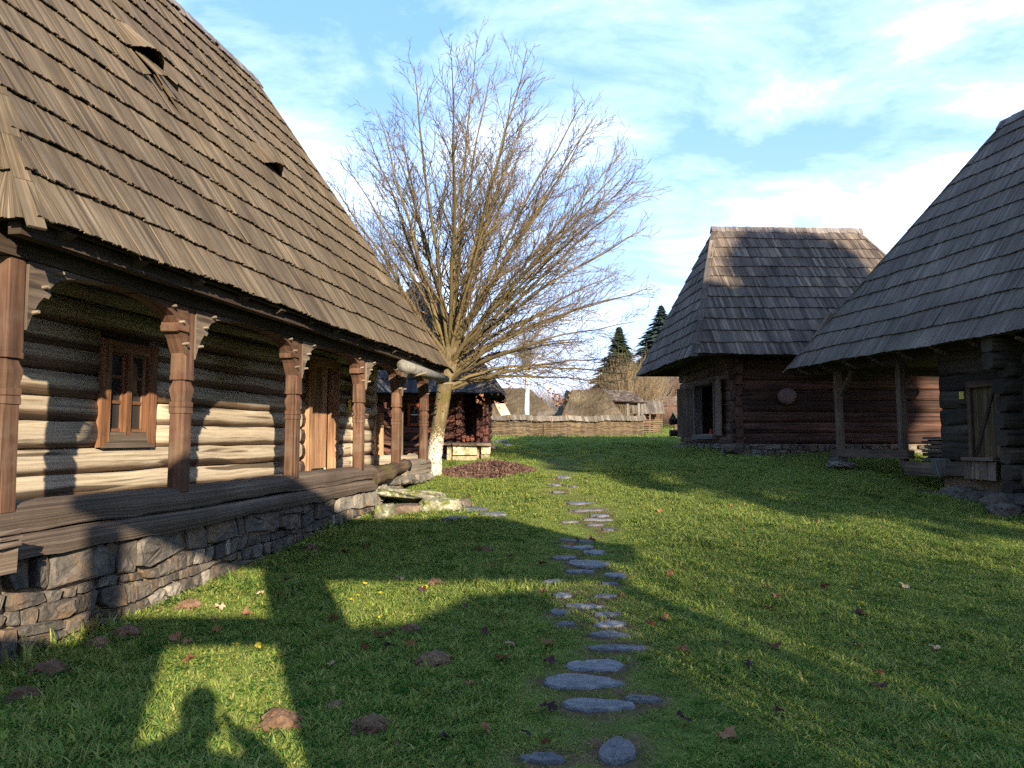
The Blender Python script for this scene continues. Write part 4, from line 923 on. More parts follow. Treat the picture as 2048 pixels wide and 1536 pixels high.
for x in (2.6, 4.6, 6.1):
    b = MB(); box(b, (x, .62, 1.2), (.5, .08, .9)); b.build('window', black_stuff, WH)
GB = empty('small_gable', (1.9, 62, zat(2, 62)), R(-20), label='small grey shingled gable roof against the white thatched house', cat='shed')
sr = empty('roof', parent=GB)
roof_face(sr, GB, (0, -.2, .7), (2.2, -.2, .7), (2.2, 1, 2.1), (0, 1, 2.1), 5, .16, shingle_grey, 0); roof_face(sr, GB, (2.2, 2.2, .7), (0, 2.2, .7), (0, 1, 2.1), (2.2, 1, 2.1), 5, .2, shingle_grey, 0)
for nm, c_, d_ in (('front_wall', (1.1, .1, .3), (2., .1, .9)), ('back_wall', (1.1, 1.9, .3), (2., .1, .9))):
    b = MB(); box(b, c_, d_); b.build(nm, white_wall, GB)
LB = empty('lean_to', (-1.25, 49.5, zat(-1, 49)), 0, label='lean-to roof of fresh pale boards left of the white birch trunk', cat='shed')
for k in range(4):
    o_ = k*.15; b = MB(); q = [(.02+o_, .0, 2.36), (.17+o_, 0, 2.36), (.78+o_, -.5, 1.22), (.6+o_, -.5, 1.22)]; nr = np.array([.02, -.03, .03]); hexa(b, q+[np.array(x)+nr for x in q], rng.random(), 1, .006); b.build('roof_board', new_board, LB)
for x, h in ((.1, 2.3), (1.1, 1.2)):
    b = MB(); bar(b, (x, 0.1, -.1), (x, 0.1, h), .1, .1, up=(0, 1, 0)); b.build('post', plank_brown, LB)
b = MB(); box(b, (.5, .4, .6), (1.2, .08, 1.2)); b.build('side_boards', barn_log, LB)
# ================================================================== trees
def barkmat():
    m, g = newmat('mossy bark with lime wash'); oc = g.n('ShaderNodeTexCoord').outputs['Object']
    n = g.noise(g.vmul(oc, (9, 9, 2.2)), 1, 8, .7, .4); n2 = g.noise(oc, 3.2, 5, .6); n3 = g.noise(oc, 26, 5, .7)
    bark = g.ramp(n, (.3, (.035, .026, .015)), (.5, (.105, .082, .045)), (.72, (.22, .18, .11)))
    moss = g.ramp(n3, (.35, (.04, .038, .008)), (.7, (.12, .10, .026)))
    c = g.mix(g.ramp(n2, (.45, 0.), (.66, .75)), bark, moss)
    z = g.n('ShaderNodeSeparateXYZ', i0=oc).outputs[2]
    lime = g.math('ADD', g.math('MINIMUM', g.math('MULTIPLY', g.math('SUBTRACT', 1.1, z), 1.6), .72), g.math('MULTIPLY', g.math('SUBTRACT', n3, .5), 4.2))
    c = g.mix(g.ramp(lime, (.45, 0.), (.6, 1.)), c, (.42, .395, .34))
    finish(g, c, .9, g.math('ADD', n, n3), .9, .03, .15); return m
def twigmat(name, a, b):
    m, g = newmat(name); oc = g.n('ShaderNodeTexCoord').outputs['Object']; v = g.n('ShaderNodeAttribute', p_attribute_name='vary').outputs['Fac']
    n = g.noise(oc, 7, 5, .7); finish(g, g.mix(g.math('ADD', g.math('MULTIPLY', n, .6), g.math('MULTIPLY', v, .4)), a, b), .85, n, .4, .01, .2); return m
bark_m = barkmat(); limb_m = twigmat('mossy limb bark', (.04, .031, .014), (.14, .108, .05)); twig_m = twigmat('brown twig bark', (.045, .034, .026), (.11, .084, .063))
def leafmat(name, cols, tr=.3):
    m, g = newmat(name); v = vary(g); oc = g.n('ShaderNodeTexCoord').outputs['Object']
    c = g.ramp(v, *[(i/(len(cols)-1), k) for i, k in enumerate(cols)]); c = g.mix(1., c, g.ramp(g.noise(oc, 30, 3), (.3, .6), (.7, 1.2)), 'MULTIPLY')
    d = g.n('ShaderNodeBsdfDiffuse', Color=c); t = g.n('ShaderNodeBsdfTranslucent', Color=c); g.n('ShaderNodeOutputMaterial', Surface=g.n('ShaderNodeMixShader', i0=tr, i1=d, i2=t)); return m
dryleaf = leafmat('dry brown leaf', [(.10, .04, .02), (.22, .10, .05), (.33, .18, .10), (.16, .07, .045)])
T0 = np.array(at(867, 946, 17.3)); T0[2] = float(hz(T0[0], T0[1]))-.02
TR = empty('bare_tree', tuple(T0), label='large bare tree with lime-washed trunk fanning out between the houses', cat='tree')
PXM = 17.3/FPX
def I(x, y, dep=0): return np.array([(x-867)*PXM, dep, (946-y)*PXM*1.0])
tp = np.array([I(867, 950), I(868, 915), I(872, 880), I(879, 830), I(886, 785), I(893, 740), I(899, 700), I(905, 650, .1), I(908, 590, .15)])
mb = MB(); tr_ = np.array([.205, .175, .165, .165, .175, .21, .2, .145, .08])
from_i = np.linspace(0, len(tp)-1, 30); tpp = np.stack([np.interp(from_i, range(len(tp)), tp[:, k]) for k in range(3)], 1); tube(mb, tpp, np.interp(from_i, range(len(tp)), tr_), 16, .2, wob=.035); mb.build('trunk', bark_m, TR, smooth=True)
ENV_A = np.array([-95, -80, -65, -50, -40, -30, -25, -20, -10, 0, 7, 15, 22, 30, 40, 50, 60, 70, 80, 90, 100, 112.]); ENV_L = np.array([110, 190, 250, 320, 385, 430, 450, 490, 535, 575, 620, 600, 585, 570, 550, 515, 475, 435, 410, 400, 370, 300.])
r5 = np.random.default_rng(21)
def path(p, d, L, n, up, wan):
    pts = [p]; d = d/np.linalg.norm(d); st = L/n
    for i in range(n):
        d = d+r5.normal(0, wan, 3)+np.array([0, 0, up*st]); d = d/np.linalg.norm(d); pts.append(pts[-1]+d*st)
    return np.array(pts)
def perp(d):
    a = r5.normal(0, 1, 3); a -= d*(a@d); return a/np.linalg.norm(a)
twb = MB(); sbb = MB(); ntw = 0
limbs = []
angs = list(np.linspace(-64, 100, 50))+[-75, -45, -30, 3, 18, 36, 48, 60, 72]
for i, a in enumerate(angs):
    a = a+r5.normal(0, 2.0); ph = r5.uniform(-58, 58) if i % 4 else r5.uniform(-20, 20); L = np.interp(a, ENV_A, ENV_L)*PXM
    zf = np.clip(1-abs(a-5)/95, 0, 1); s0 = .52+.36*zf*r5.uniform(.55, 1.)
    k = s0*(len(tp)-1); base = np.array([np.interp(k, range(len(tp)), tp[:, c]) for c in range(3)])
    O = I(893, 700); tgt = O+L*(1-.12*abs(ph)/58)*np.array([math.sin(R(a))*math.cos(R(ph))*1.0, .8*math.sin(R(ph)), math.cos(R(a))*(.55+.45*math.cos(R(ph)))])
    d = tgt-base; Lb = np.linalg.norm(d); d /= Lb
    d0 = d+np.array([0, 0, .10 if a < 60 else .28]); n = 12
    # aim with curvature so the limb ends near its target
    t = np.linspace(0, 1, n+1)[:, None]; ctrl = base+d0/np.linalg.norm(d0)*Lb*.45
    P = base*(1-t)**2+2*ctrl*t*(1-t)+tgt*t**2
    P[1:] += np.cumsum(r5.normal(0, .034, (n, 3)), 0)*.9
    r0 = r5.uniform(.030, .054)*(1.15 if abs(a) < 30 else .9); limbs.append((P, r0))
    mb = MB(); tube(mb, P, r0*(1-t[:, 0])**.8+.006, 6, r5.random(), cap=False); mb.build('limb', limb_m, TR, smooth=True)
    ss = np.arange(.10, .985, 0.195/Lb)
    for s_ in ss:
        s_ = min(.98, s_+r5.normal(0, .015)); q = s_*n; j = min(n-1, int(q)); p = P[j]+(P[j+1]-P[j])*(q-j); dl = P[j+1]-P[j]; dl /= np.linalg.norm(dl)
        ang = R(r5.uniform(18, 46)); db = dl*math.cos(ang)+perp(dl)*math.sin(ang)
        Ls = (1-s_)*Lb*r5.uniform(.22, .5)+r5.uniform(.25, .75)
        if s_ < .34:
            if r5.random() < .55: continue
            Ls *= r5.uniform(.3, .8)
        ns = 5; Q = path(p, db, Ls, ns, .13, .07); rs = max(.0055, r0*(1-s_)**.8*.5); tube(sbb, Q, np.linspace(rs, .0035, ns+1), 4, r5.random(), cap=False)
        for s2 in np.arange(.18, 1.02, .145/Ls):
            s2 = min(1., s2); q = s2*ns; j = min(ns-1, int(q)); p2 = Q[j]+(Q[j+1]-Q[j])*(q-j); d2 = Q[j+1]-Q[j]; d2 /= np.linalg.norm(d2)
            ang = R(r5.uniform(20, 50)); d3 = d2*math.cos(ang)+perp(d2)*math.sin(ang); Lt = r5.uniform(.16, .52)*(1.15-.4*s2)
            T = path(p2, d3, Lt, 3, .25, .10); tube(twb, T, np.linspace(.0060, .0032, 4), 3, r5.random(), cap=False); ntw += 1
            for s3 in (.4, .72):
                if r5.random() < .75:
                    p3 = T[int(s3*3)]; d4 = d3+perp(d3)*.6; tube(twb, path(p3, d4, r5.uniform(.07, .22), 2, .3, .1), np.linspace(.0042, .0026, 3), 3, r5.random(), cap=False)
sbb.build('branches', limb_m, TR, kind='stuff'); twb.build('twigs', twig_m, TR, kind='stuff')
# dense mossy water shoots round the fork
shb = MB()
for k in range(150):
    f = r5.uniform(4.6, 8); p = np.array([np.interp(f, range(len(tp)), tp[:, c]) for c in range(3)]); d = np.array([r5.normal(0, 1), r5.normal(0, 1), r5.uniform(-.1, 1.2)])
    tube(shb, path(p, d, r5.uniform(.25, .9), 4, .2, .14), np.linspace(.007, .003, 5), 3, r5.random(), cap=False)
shb.build('water_shoots', limb_m, TR, kind='stuff')
lf = MB()
def leaf_quad(mb, p, s_, d=None, vary_=0.):
    a = r5.normal(0, 1, 3); a /= np.linalg.norm(a); b_ = np.cross(a, r5.normal(0, 1, 3)); b_ /= np.linalg.norm(b_); c_ = np.cross(a, b_)*.3
    mb.add([p-a*s_, p+b_*s_*.7+c_*s_, p+a*s_, p-b_*s_*.7+c_*s_], [(0, 1, 2), (0, 2, 3)], None, vary_)
for (x, y, n) in ((1105, 790, 26), (1120, 800, 20), (975, 800, 10), (885, 800, 6), (1010, 770, 12), (1000, 800, 12), (850, 640, 6), (1065, 470, 3), (925, 660, 4), (1035, 500, 3), (1140, 800, 10), (905, 720, 4), (960, 790, 8)):
    for _ in range(n): leaf_quad(lf, I(x+r5.normal(0, 9), y+r5.normal(0, 9), r5.normal(0, .5)), r5.uniform(.03, .05), None, r5.random())
lf.build('dry_leaves', dryleaf, TR, kind='stuff')
print('twigs', ntw, len(twb.f))

def conifer(name, loc, h, r, mat, label, group=None, seed=1, dens=1., crown0=.06):
    q = np.random.default_rng(seed); root = empty(name, tuple(loc), label=label, cat='tree', group=group); b = MB(); tube(b, [(0, 0, -.2), (0, 0, h*.5), (0, 0, h)], [h*.018, h*.01, .02], 7, .2); b.build('trunk', limb_m, root)
    mb = MB(); nw = int(80*dens)
    for k in range(nw):
        f = (k+.5)/nw; z = h*(crown0+(1-crown0)*f); R_ = r*(1-f)**.85*(1+.12*q.normal())+.08; nb = int(10+12*(1-f))
        for j in range(nb):
            t = q.random()*6.28; L = R_*q.uniform(.7, 1.12); dr = -.42*L*(1-f*.6); nseg = max(3, int(L/.32))
            for m_ in range(nseg):
                u = (m_+.6)/nseg; p = np.array([math.cos(t)*L*u, math.sin(t)*L*u, z+dr*u*u+.1*q.normal()*.5]); s_ = .16+.16*(1-u)+.05*q.random()
                s_ *= 1.8*max(.6, L/1.4)**.5; side = np.array([-math.sin(t), math.cos(t), 0]); fw = np.array([math.cos(t), math.sin(t), -.25])
                mb.add([p-fw*s_, p-side*s_*.9-[0, 0, s_*.35], p+fw*s_*1.2-[0, 0, s_*.15], p+side*s_*.9-[0, 0, s_*.35]], [(0, 1, 2), (0, 2, 3)], None, q.random())
    mb.build('foliage', mat, root, kind='stuff'); return root
spruce_m = leafmat('spruce needle', [(.022, .036, .024), (.038, .06, .036), (.055, .08, .045)], .15)
spruce_b = leafmat('blue spruce needle', [(.026, .044, .042), (.042, .068, .064), (.06, .09, .082)], .15)
p = at(1238, 655, 95); z = zat(p[0], 95); conifer('spruce_tree', (p[0], 95, z), p[2]-z, 5.4, spruce_m, 'dark pointed spruce behind the thatched barn and open shed', seed=3)
p = at(1322, 612, 112); z = zat(p[0], 112); conifer('spruce_tree', (p[0], 112, z), p[2]-z, 6.8, spruce_b, 'taller bluish spruce just left of the hewn barn roof', seed=4)
p = at(1356, 600, 120); z = zat(p[0]+1, 120); conifer('spruce_tree', (p[0]+1.2, 120, z), p[2]-z, 6.8, spruce_b, 'bluish spruce mostly hidden behind the hewn barn roof', seed=5)
p = at(1135, 775, 120); z = zat(p[0], 120); conifer('spruce_tree', (p[0], 120, z), 6.4, 2.2, spruce_b, 'small hazy spruce between the two thatched buildings', seed=6)

def bush_mesh(seed, n=60, h=1.0, spread=.55, mat=twig_m, twigs=7, th=1.):
    q = np.random.default_rng(seed); mb = MB()
    for k in range(n):
        d = np.array([q.normal(0, spread), q.normal(0, spread), 1.]); L = h*q.uniform(.6, 1.05); pts = [np.array([q.normal(0, .06), q.normal(0, .06), 0])]
        for i in range(5): d = d/np.linalg.norm(d); pts.append(pts[-1]+d*L/5); d = d+q.normal(0, .12, 3)+[0, 0, .1]
        tube(mb, pts, np.linspace(.007, .0022, 6)*th, 3, q.random(), cap=False)
        for _ in range(twigs):
            i = q.integers(1, 6); d2 = pts[i]-pts[i-1]; d2 = d2/np.linalg.norm(d2)+q.normal(0, .5, 3); tube(mb, [pts[i], pts[i]+d2*h*.12, pts[i]+d2*h*.22+[0, 0, h*.02]], [.0022*th, .0018*th, .0012*th], 3, q.random(), cap=False)
    me = mb.mesh('bare_shrub'); return me
hedge_m = twigmat('tan shrub twig', (.075, .055, .034), (.165, .125, .075)); red_tw = twigmat('reddish shrub twig', (.085, .052, .04), (.17, .105, .08)); grey_tw = twigmat('grey hazy twig', (.075, .072, .07), (.16, .15, .142))
bms = []
for k, mt in enumerate((hedge_m, hedge_m, red_tw, grey_tw)):
    me = bush_mesh(30+k, 110, 1.0, (.4, .55, .6, .5)[k]); me.materials.append(mt); bms.append(me)
shr = [(1215, 92, 4.6, 0), (1236, 88, 5.2, 1), (1250, 86, 6.6, 0), (1262, 88, 7.2, 1), (1276, 90, 7.0, 0), (1290, 95, 6.4, 1), (1302, 98, 5.6, 0), (1316, 100, 5.4, 3), (1328, 104, 5.4, 2), (1340, 110, 5.2, 3), (1352, 110, 5., 2), (1362, 100, 4.4, 2), (1345, 78, 2.4, 2), (1356, 74, 2.4, 2), (1335, 82, 2.6, 2),
       (1120, 105, 4.2, 3), (1135, 110, 4.8, 3), (1105, 100, 4., 3), (1090, 110, 5.6, 3), (1150, 118, 4.6, 3), (1165, 112, 4.2, 3), (1072, 118, 5.4, 3), (1185, 112, 5.2, 3), (1030, 112, 5.6, 3), (1000, 116, 6.2, 3), (965, 112, 6, 3), (1204, 105, 5., 3)]
nm_ = ('tan bare shrub', 'spreading tan bare shrub', 'reddish bare shrub', 'grey hazy bare tree')
for k, (x, Y_, h, kd) in enumerate(shr):
    X_ = (x-1024)/FPX*Y_; o = bpy.data.objects.new('bare_shrub', bms[kd]); o.location = (X_, Y_, zat(X_, Y_)-.1); s_ = h; o.scale = (s_*.9, s_*.9, s_); o.rotation_euler = (0, 0, k*1.7)
    link(o, label='%s in the thicket behind the %s' % (nm_[kd], 'open shed and spruces' if x > 1195 else 'thatched buildings'), cat='shrub', group='bare shrubs behind the sheds, %s' % nm_[kd]+(' right' if x > 1195 else ' left'))
for k in range(46):                                            # dark wood on the far hillside, behind everything
    x = rng.uniform(1300, 1420) if k < 18 else rng.uniform(700, 1300); Y_ = rng.uniform(150, 200); X_ = (x-1024)/FPX*Y_
    o = bpy.data.objects.new('bare_tree', bms[(2, 3)[k % 2]]); o.location = (X_, Y_, zat(X_, Y_)-.2); s_ = rng.uniform(7, 10) if x > 1300 else rng.uniform(6.5, 8.5); o.scale = (s_*1.1, s_*1.1, s_); o.rotation_euler = (0, 0, k)
    link(o, label='bare tree in the distant wood along the horizon' if k >= 18 else 'bare tree in the wood on the far hillside', cat='tree', group='distant wood along the horizon' if k >= 18 else 'wood on the far hillside')
b = MB(); zb = zat(1.05, 51); tube(b, [(1.05, 51, zb-.1), (1.0, 51, zb+2), (1.07, 51, zb+4.2), (1.0, 51, zb+6.5)], [.19, .17, .14, .08], 9, .2, wob=.03)
bt = empty('birch_tree', label='white birch trunk standing in front of the thatched white house', cat='tree'); b.build('trunk', stonemat('birch bark', (.12, .11, .1), (.42, .4, .37), (.5, .48, .45), stain=None, sc=1.2), bt, smooth=True)
o = bpy.data.objects.new('crown', bms[3]); o.location = (1.0, 51, zb+4.6); o.scale = (2.2, 2.2, 3.0); link(o, bt)
# barn-like roof peeking out on the hillside
HB = empty('hill_hut', (17.2, 92, zat(17, 92)), R(5), label='small dark hut on the hillside left of the hewn barn', cat='hut')
hr = empty('roof', parent=HB); roof_face(hr, HB, (0, 0, 1.9), (4.6, 0, 1.9), (4.2, 1.6, 3.1), (.4, 1.6, 3.1), 4, .22, shingle_far, 0)
for nm, c_, d_ in (('front_wall', (2.3, .5, .9), (4.0, .15, 2.0)), ('left_wall', (.4, 1.5, .9), (.15, 2.0, 2.0)), ('right_wall', (4.2, 1.5, .9), (.15, 2.0, 2.0))):
    b = MB(); box(b, c_, d_); b.build(nm, barn_log, HB)

# ================================================================== path stones, molehills, leaf pile, leaves
def ordn(k):
    if k < 20: return ORD[k]
    return ('twenty' if k < 29 else 'thirty')+'-'+ORD[(k-19) % 10-1] if (k+1) % 10 else ('thirtieth' if k == 29 else 'fortieth')
for k, (x, y, a_, b_) in enumerate(ST_XY):
    q = np.random.default_rng(300+k); n = 22; th = np.linspace(0, 6.283, n, endpoint=False)+q.normal(0, .07, n); f1, f2 = q.random(2)*6; rr = 1+.10*np.sin(2*th+f1)+.07*np.sin(3*th+f2)+q.normal(0, .045, n); rz = q.normal(0, .15)
    z = zat(x, y); V = []; 
    for s_, dz in ((1.0, -.05), (1.0, .012), (.93, .026), (.45, .028+.003*q.normal())):
        for t, r_ in zip(th, rr): V.append((a_*s_*r_*math.cos(t), b_*s_*r_*math.sin(t), dz+q.normal(0, .003)))
    V.append((0, 0, .029)); Fc = []
    for i in range(3):
        for j in range(n): Fc.append((i*n+j, i*n+(j+1) % n, (i+1)*n+(j+1) % n, (i+1)*n+j))
    for j in range(n): Fc.append((3*n+j, 3*n+(j+1) % n, 4*n))
    mb = MB(); mb.add(V, Fc, None, q.random()); o = mb.build('stepping_stone', slate, label='%s slate stepping stone of the path, counting from the camera' % ordn(k), cat='stepping stone', group='slate path through the grass'); o.location = (x, y, z-.008); o.rotation_euler = (0, 0, rz)
MLAB = ['large bare molehill left of the path in the foreground', 'sunlit soil mound at the bottom beside the shadow of the photographer', 'small soil mound near the bottom edge, left of centre', 'low dark soil mound close to the bottom edge', 'molehill at the edge of the curved shadow', 'molehill in the shade in front of the entrance steps', 'sunlit molehill on the upper edge of the bright patch', 'small bit of bare soil beside the path', 'small soil mound on the curved shadow edge', 'soil mound by the dry grass tuft at the plinth', 'soil mound with pebbles along the plinth', 'soil mound under the dry grass tuft', 'soil mound at the foot of the plinth, lower left', 'leftmost soil mound at the foot of the plinth', 'soil mound at the far part of the plinth', 'small dark soil mound in the shade near the plinth']
for k, (x, y, r_) in enumerate(MOLE_XY):
    bm = bmesh.new(); q = np.random.default_rng(500+k)
    bmesh.ops.create_icosphere(bm, subdivisions=3, radius=1); ph = q.random(8)*6
    for v in bm.verts:
        c = v.co; n = 1+.13*math.sin(4*c.x+ph[0])*math.sin(4*c.y+ph[1])+.10*math.sin(9*c.x+ph[2])*math.sin(8*c.y+7*c.z+ph[3])+q.normal(0, .05); v.co = (c.x*r_*.34*n, c.y*r_*.30*n, c.z*r_*.27*n)
    for _ in range(60):
        t, d_ = q.random()*6.28, r_*abs(q.normal(0, .36)); res = bmesh.ops.create_icosphere(bm, subdivisions=1, radius=r_*q.uniform(.025, .11))
        for v in res['verts']: v.co = Vector((v.co.x*q.uniform(.8, 1.2)+math.cos(t)*d_, v.co.y+math.sin(t)*d_*.85, v.co.z*.8+r_*.21*max(0, 1-(d_/(r_*.45))**2)))
    me = bpy.data.meshes.new('molehill'); bm.to_mesh(me); bm.free(); me.materials.append(soil)
    o = bpy.data.objects.new('molehill', me); o.location = (x, y, zat(x, y)-.01); link(o, label=MLAB[k], cat='molehill', group='molehills on the lawn')
def leaf_mesh(seed):
    q = np.random.default_rng(seed); pts = []; n = 22
    for j in range(n):
        t = 2*math.pi*j/n; lobes = .62+.38*abs(math.cos(2.5*t))**.7; r_ = lobes*(1+.08*q.normal()); pts.append((r_*math.cos(t), r_*math.sin(t)*.85, .18*math.sin(t*2+q.random())+.22*r_*r_*math.cos(t+q.random()*6)))
    V = [(0, 0, 0)]+pts+[(-1.6, 0, .2), (-1.6, .04, .2)]; Fc = [(0, 1+j, 1+(j+1) % n) for j in range(n)]+[(0, n+1, n+2)]
    mb = MB(); mb.add(V, Fc, None, 0.); return mb.mesh('fallen_leaf')
lmats = [dryleaf, leafmat('pale tan leaf', [(.42, .30, .2), (.5, .38, .27), (.35, .24, .16)]), leafmat('yellow leaf', [(.5, .42, .04), (.55, .45, .08), (.45, .4, .05)]), leafmat('dark purple leaf', [(.06, .035, .04), (.09, .05, .05), (.05, .04, .05)])]
lms = []
for k in range(8):
    me = leaf_mesh(700+k); me.materials.append(lmats[(0, 0, 0, 0, 1, 2, 3, 3)[k]]); lms.append(me)
LL = ['dry brown fallen leaf lying in the grass', 'pale tan fallen leaf lying in the grass', 'yellow leaf lying in the grass', 'dark purplish fallen leaf lying in the grass']
spots = [(440,1222,4),(1020,1298,4),(800,1163,4),(1370,1452,6),(660,1340,4),(1140,1095,3),(1155,1085,0),(1185,1085,0),(780,1275,0),(780,1300,6),(1555,1200,0),(1085,1134,0),(985,1137,0),(890,1490,6),(1500,1340,6),(1715,1232,6),(1712,1298,6),(1560,1435,6),(1450,1300,6),(350,1285,3),(560,1195,0),(690,1110,0),(735,1100,0),(600,1095,0),(1040,1065,0),(1765,1060,4),(1330,1245,0),(1540,1225,0),(820,1300,0),(520,1195,4),(730,1305,0),(1590,1010,0),(1650,1180,0),(1810,1180,4),(760,1245,5),(470,1300,5),(515,1305,5),(705,1210,5),(715,1200,5),(850,1185,5),(760,1195,5),(730,1175,5),(1700,1190,5),(1720,1215,5)]
for _ in range(50):
    y = 930+rng.random()**1.3*580; x = rng.normal(820, 260) if rng.random() < .5 else rng.uniform(1000, 2040)
    if y < 1050: x = rng.uniform(900, 1700)
    x = float(np.clip(x, 360, 2040)); spots.append((x, y, int(rng.choice([0, 1, 2, 3, 3, 6, 7, 0, 4]))))
for k, (x, y, kd) in enumerate(spots):
    if k < 20 or True:
        p = gp(x, y); D_ = -(p[0]*HN[0]+p[1]*HN[1])
        if D_ > 4.2 and p[1] < 15: continue
        o = bpy.data.objects.new('fallen_leaf', lms[kd]); s_ = rng.uniform(.032, .058)*(1.0 if kd != 5 else .7); o.scale = (s_, s_, s_*1.2); o.location = (p[0], p[1], zat(p[0], p[1])+.045); o.rotation_euler = (rng.normal(0, .3), rng.normal(0, .3), rng.random()*6)
        c_ = (0, 0, 0, 0, 1, 2, 3, 3)[kd]; kk = int(np.argmin([math.hypot(p[0]-s[0], p[1]-s[1]) for s in ST_XY])); dd = math.hypot(p[0]-ST_XY[kk][0], p[1]-ST_XY[kk][1])
        sd = 'right' if p[0] > ST_XY[kk][0] else 'left'; dw = 'just' if dd < .4 else 'half a metre' if dd < .8 else ('one', 'two', 'three', 'four', 'five', 'six', 'seven', 'eight')[min(7, max(0, round(dd)-1))]+' metre'+('s' if dd >= 1.5 else '')
        link(o, label='%s, %s %s of the %s stepping stone from the camera' % (LL[c_].split(' lying')[0], dw, sd, ordn(kk)), cat='leaf', group='scattered leaves: '+LL[c_].split(' lying')[0])
# heap of raked leaves beside the tree
pc = gp(975, 945); mb = MB(); q = np.random.default_rng(9)
for _ in range(5200):
    t, d_ = q.random()*6.28, q.random()**.55; x, y = pc[0]+d_*1.15*math.cos(t), pc[1]+d_*1.0*math.sin(t); z = zat(x, y)+.24*max(0, 1-d_**1.5)*q.uniform(.5, 1.1)+.015
    r5 = q; leaf_quad(mb, np.array([x, y, z]), q.uniform(.028, .055), None, q.random())
mb.build('leaf_pile', leafmat('raked leaf', [(.05, .028, .022), (.105, .062, .05), (.19, .125, .10), (.08, .046, .04)]), label='low heap of raked brown leaves right of the lime-washed trunk', cat='leaf pile', kind='stuff')
# dry grass tuft against the plinth
p = gp(195, 1272); mb = MB()
for _ in range(70):
    a = rng.random()*6.28; L = rng.uniform(.2, .42); d = np.array([math.cos(a)*.55, math.sin(a)*.55, 1.]); d /= np.linalg.norm(d); P = [np.array([rng.normal(0, .03), rng.normal(0, .03), 0])]
    for i in range(5): P.append(P[-1]+d*L/5); d = d+np.array([math.cos(a)*.16, math.sin(a)*.16, -.2]); d /= np.linalg.norm(d)
    P = np.array(P); sd = np.array([-math.sin(a), math.cos(a), 0])*.0032; w = np.linspace(1, .1, 6)[:, None]; V = np.concatenate([P-sd*w, P+sd*w]); mb.add(V, [(i, i+1, 7+i, 6+i) for i in range(5)], None, rng.random())
o = mb.build('grass_tuft', leafmat('straw blade', [(.3, .25, .09), (.42, .34, .13), (.16, .19, .04)], .35), label='tall dry grass tuft growing against the rubble plinth', cat='grass tuft'); o.location = (p[0]-.1, p[1]+.05, zat(p[0], p[1]))

# ================================================================== lawn: grass tufts scattered by geometry nodes
grass_m = leafmat('lawn blade', [(.10, .18, .044), (.17, .265, .058), (.30, .345, .07), (.15, .235, .052), (.40, .385, .125), (.125, .205, .052)], .48)
def tuft_mesh(seed, nb, h, spread, lean, mat, wd=.0042):
    q = np.random.default_rng(seed); mb = MB()
    for _ in range(nb):
        a = q.random()*6.28; L = h*q.uniform(.55, 1.2); o_ = np.array([q.normal(0, spread), q.normal(0, spread), -.004]); ln = abs(q.normal(lean, .35)); d = np.array([math.cos(a)*ln, math.sin(a)*ln, 1.]); d /= np.linalg.norm(d); P = [o_]
        for i in range(3): P.append(P[-1]+d*L/3); d = d+np.array([math.cos(a)*.3, math.sin(a)*.3, -.28]); d /= np.linalg.norm(d)
        P = np.array(P); sd = np.array([-math.sin(a+q.normal(0, .5)), math.cos(a+q.normal(0, .5)), 0])*wd*q.uniform(.6, 1.2); w = np.array([.8, 1, .7, .08])[:, None]; V = np.concatenate([P-sd*w, P+sd*w]); mb.add(V, [(i, i+1, 5+i, 4+i) for i in range(3)], None, q.random())
    me = mb.mesh('tuft'); me.materials.append(mat); return me
tcol = bpy.data.collections.new('tuft_sources'); straw_m = MATS['straw blade']; clover = leafmat('clover leaf', [(.022, .075, .012), (.04, .11, .018), (.03, .085, .02)], .3)
tsrc = [tuft_mesh(800+k, 26, .055, .045, .7, grass_m) for k in range(4)]+[tuft_mesh(810, 22, .085, .03, .55, grass_m), tuft_mesh(811, 14, .05, .05, 1.2, straw_m)]
mb = MB(); q = np.random.default_rng(5)
for _ in range(16):
    c = np.array([q.normal(0, .05), q.normal(0, .05), q.uniform(.012, .04)])
    for j in range(3):
        a = q.random()*6.28; f = np.array([math.cos(a), math.sin(a), .2*q.normal()])*.014; s_ = np.array([-math.sin(a), math.cos(a), 0])*.009; mb.add([c, c+f*.6+s_, c+f*1.2, c+f*.6-s_], [(0, 1, 2, 3)], None, q.random())
me = mb.mesh('tuft'); me.materials.append(clover); tsrc.append(me)
for k, me in enumerate(tsrc):
    o = bpy.data.objects.new('tuft_%d' % k, me); tcol.objects.link(o)
def scatter(n, x0, x1, y0, y1, margin=0.06):
    q = rng.random((n, 2)); x = x0+(x1-x0)*q[:, 0]; y = y0+(y1-y0)*q[:, 1]; k = np.abs(x) < (y*.70+.6); return x[k], y[k]
PX, PY, PS_ = [], [], []
for (n, y0, y1, sc_) in ((30000, 3.2, 6.5, .85), (40000, 6.5, 11, 1.0), (42000, 11, 18, 1.15), (40000, 18, 30, 1.5), (34000, 30, 52, 2.1), (14000, 52, 80, 3.2)):
    w = y1*.70+.6; x, y = scatter(n, -w, w, y0, y1); PX.append(x); PY.append(y); PS_.append(np.full(len(x), sc_))
PX, PY, PS_ = map(np.concatenate, (PX, PY, PS_))
so_ = soil_amount(PX, PY); keep = rng.random(len(PX)) > np.clip(so_*1.35-.12, 0, .97)
D_ = -(PX*HN[0]+PY*HN[1]); t_ = PX*HD[0]+PY*HD[1]; keep &= ~((D_ > 4.35) & (t_ < 15.6) & (t_ > 3.5))
for sx, sy, a_, b_ in ST_XY: keep &= np.hypot((PX-sx)/(a_*.76), (PY-sy)/(b_*.72)) > 1
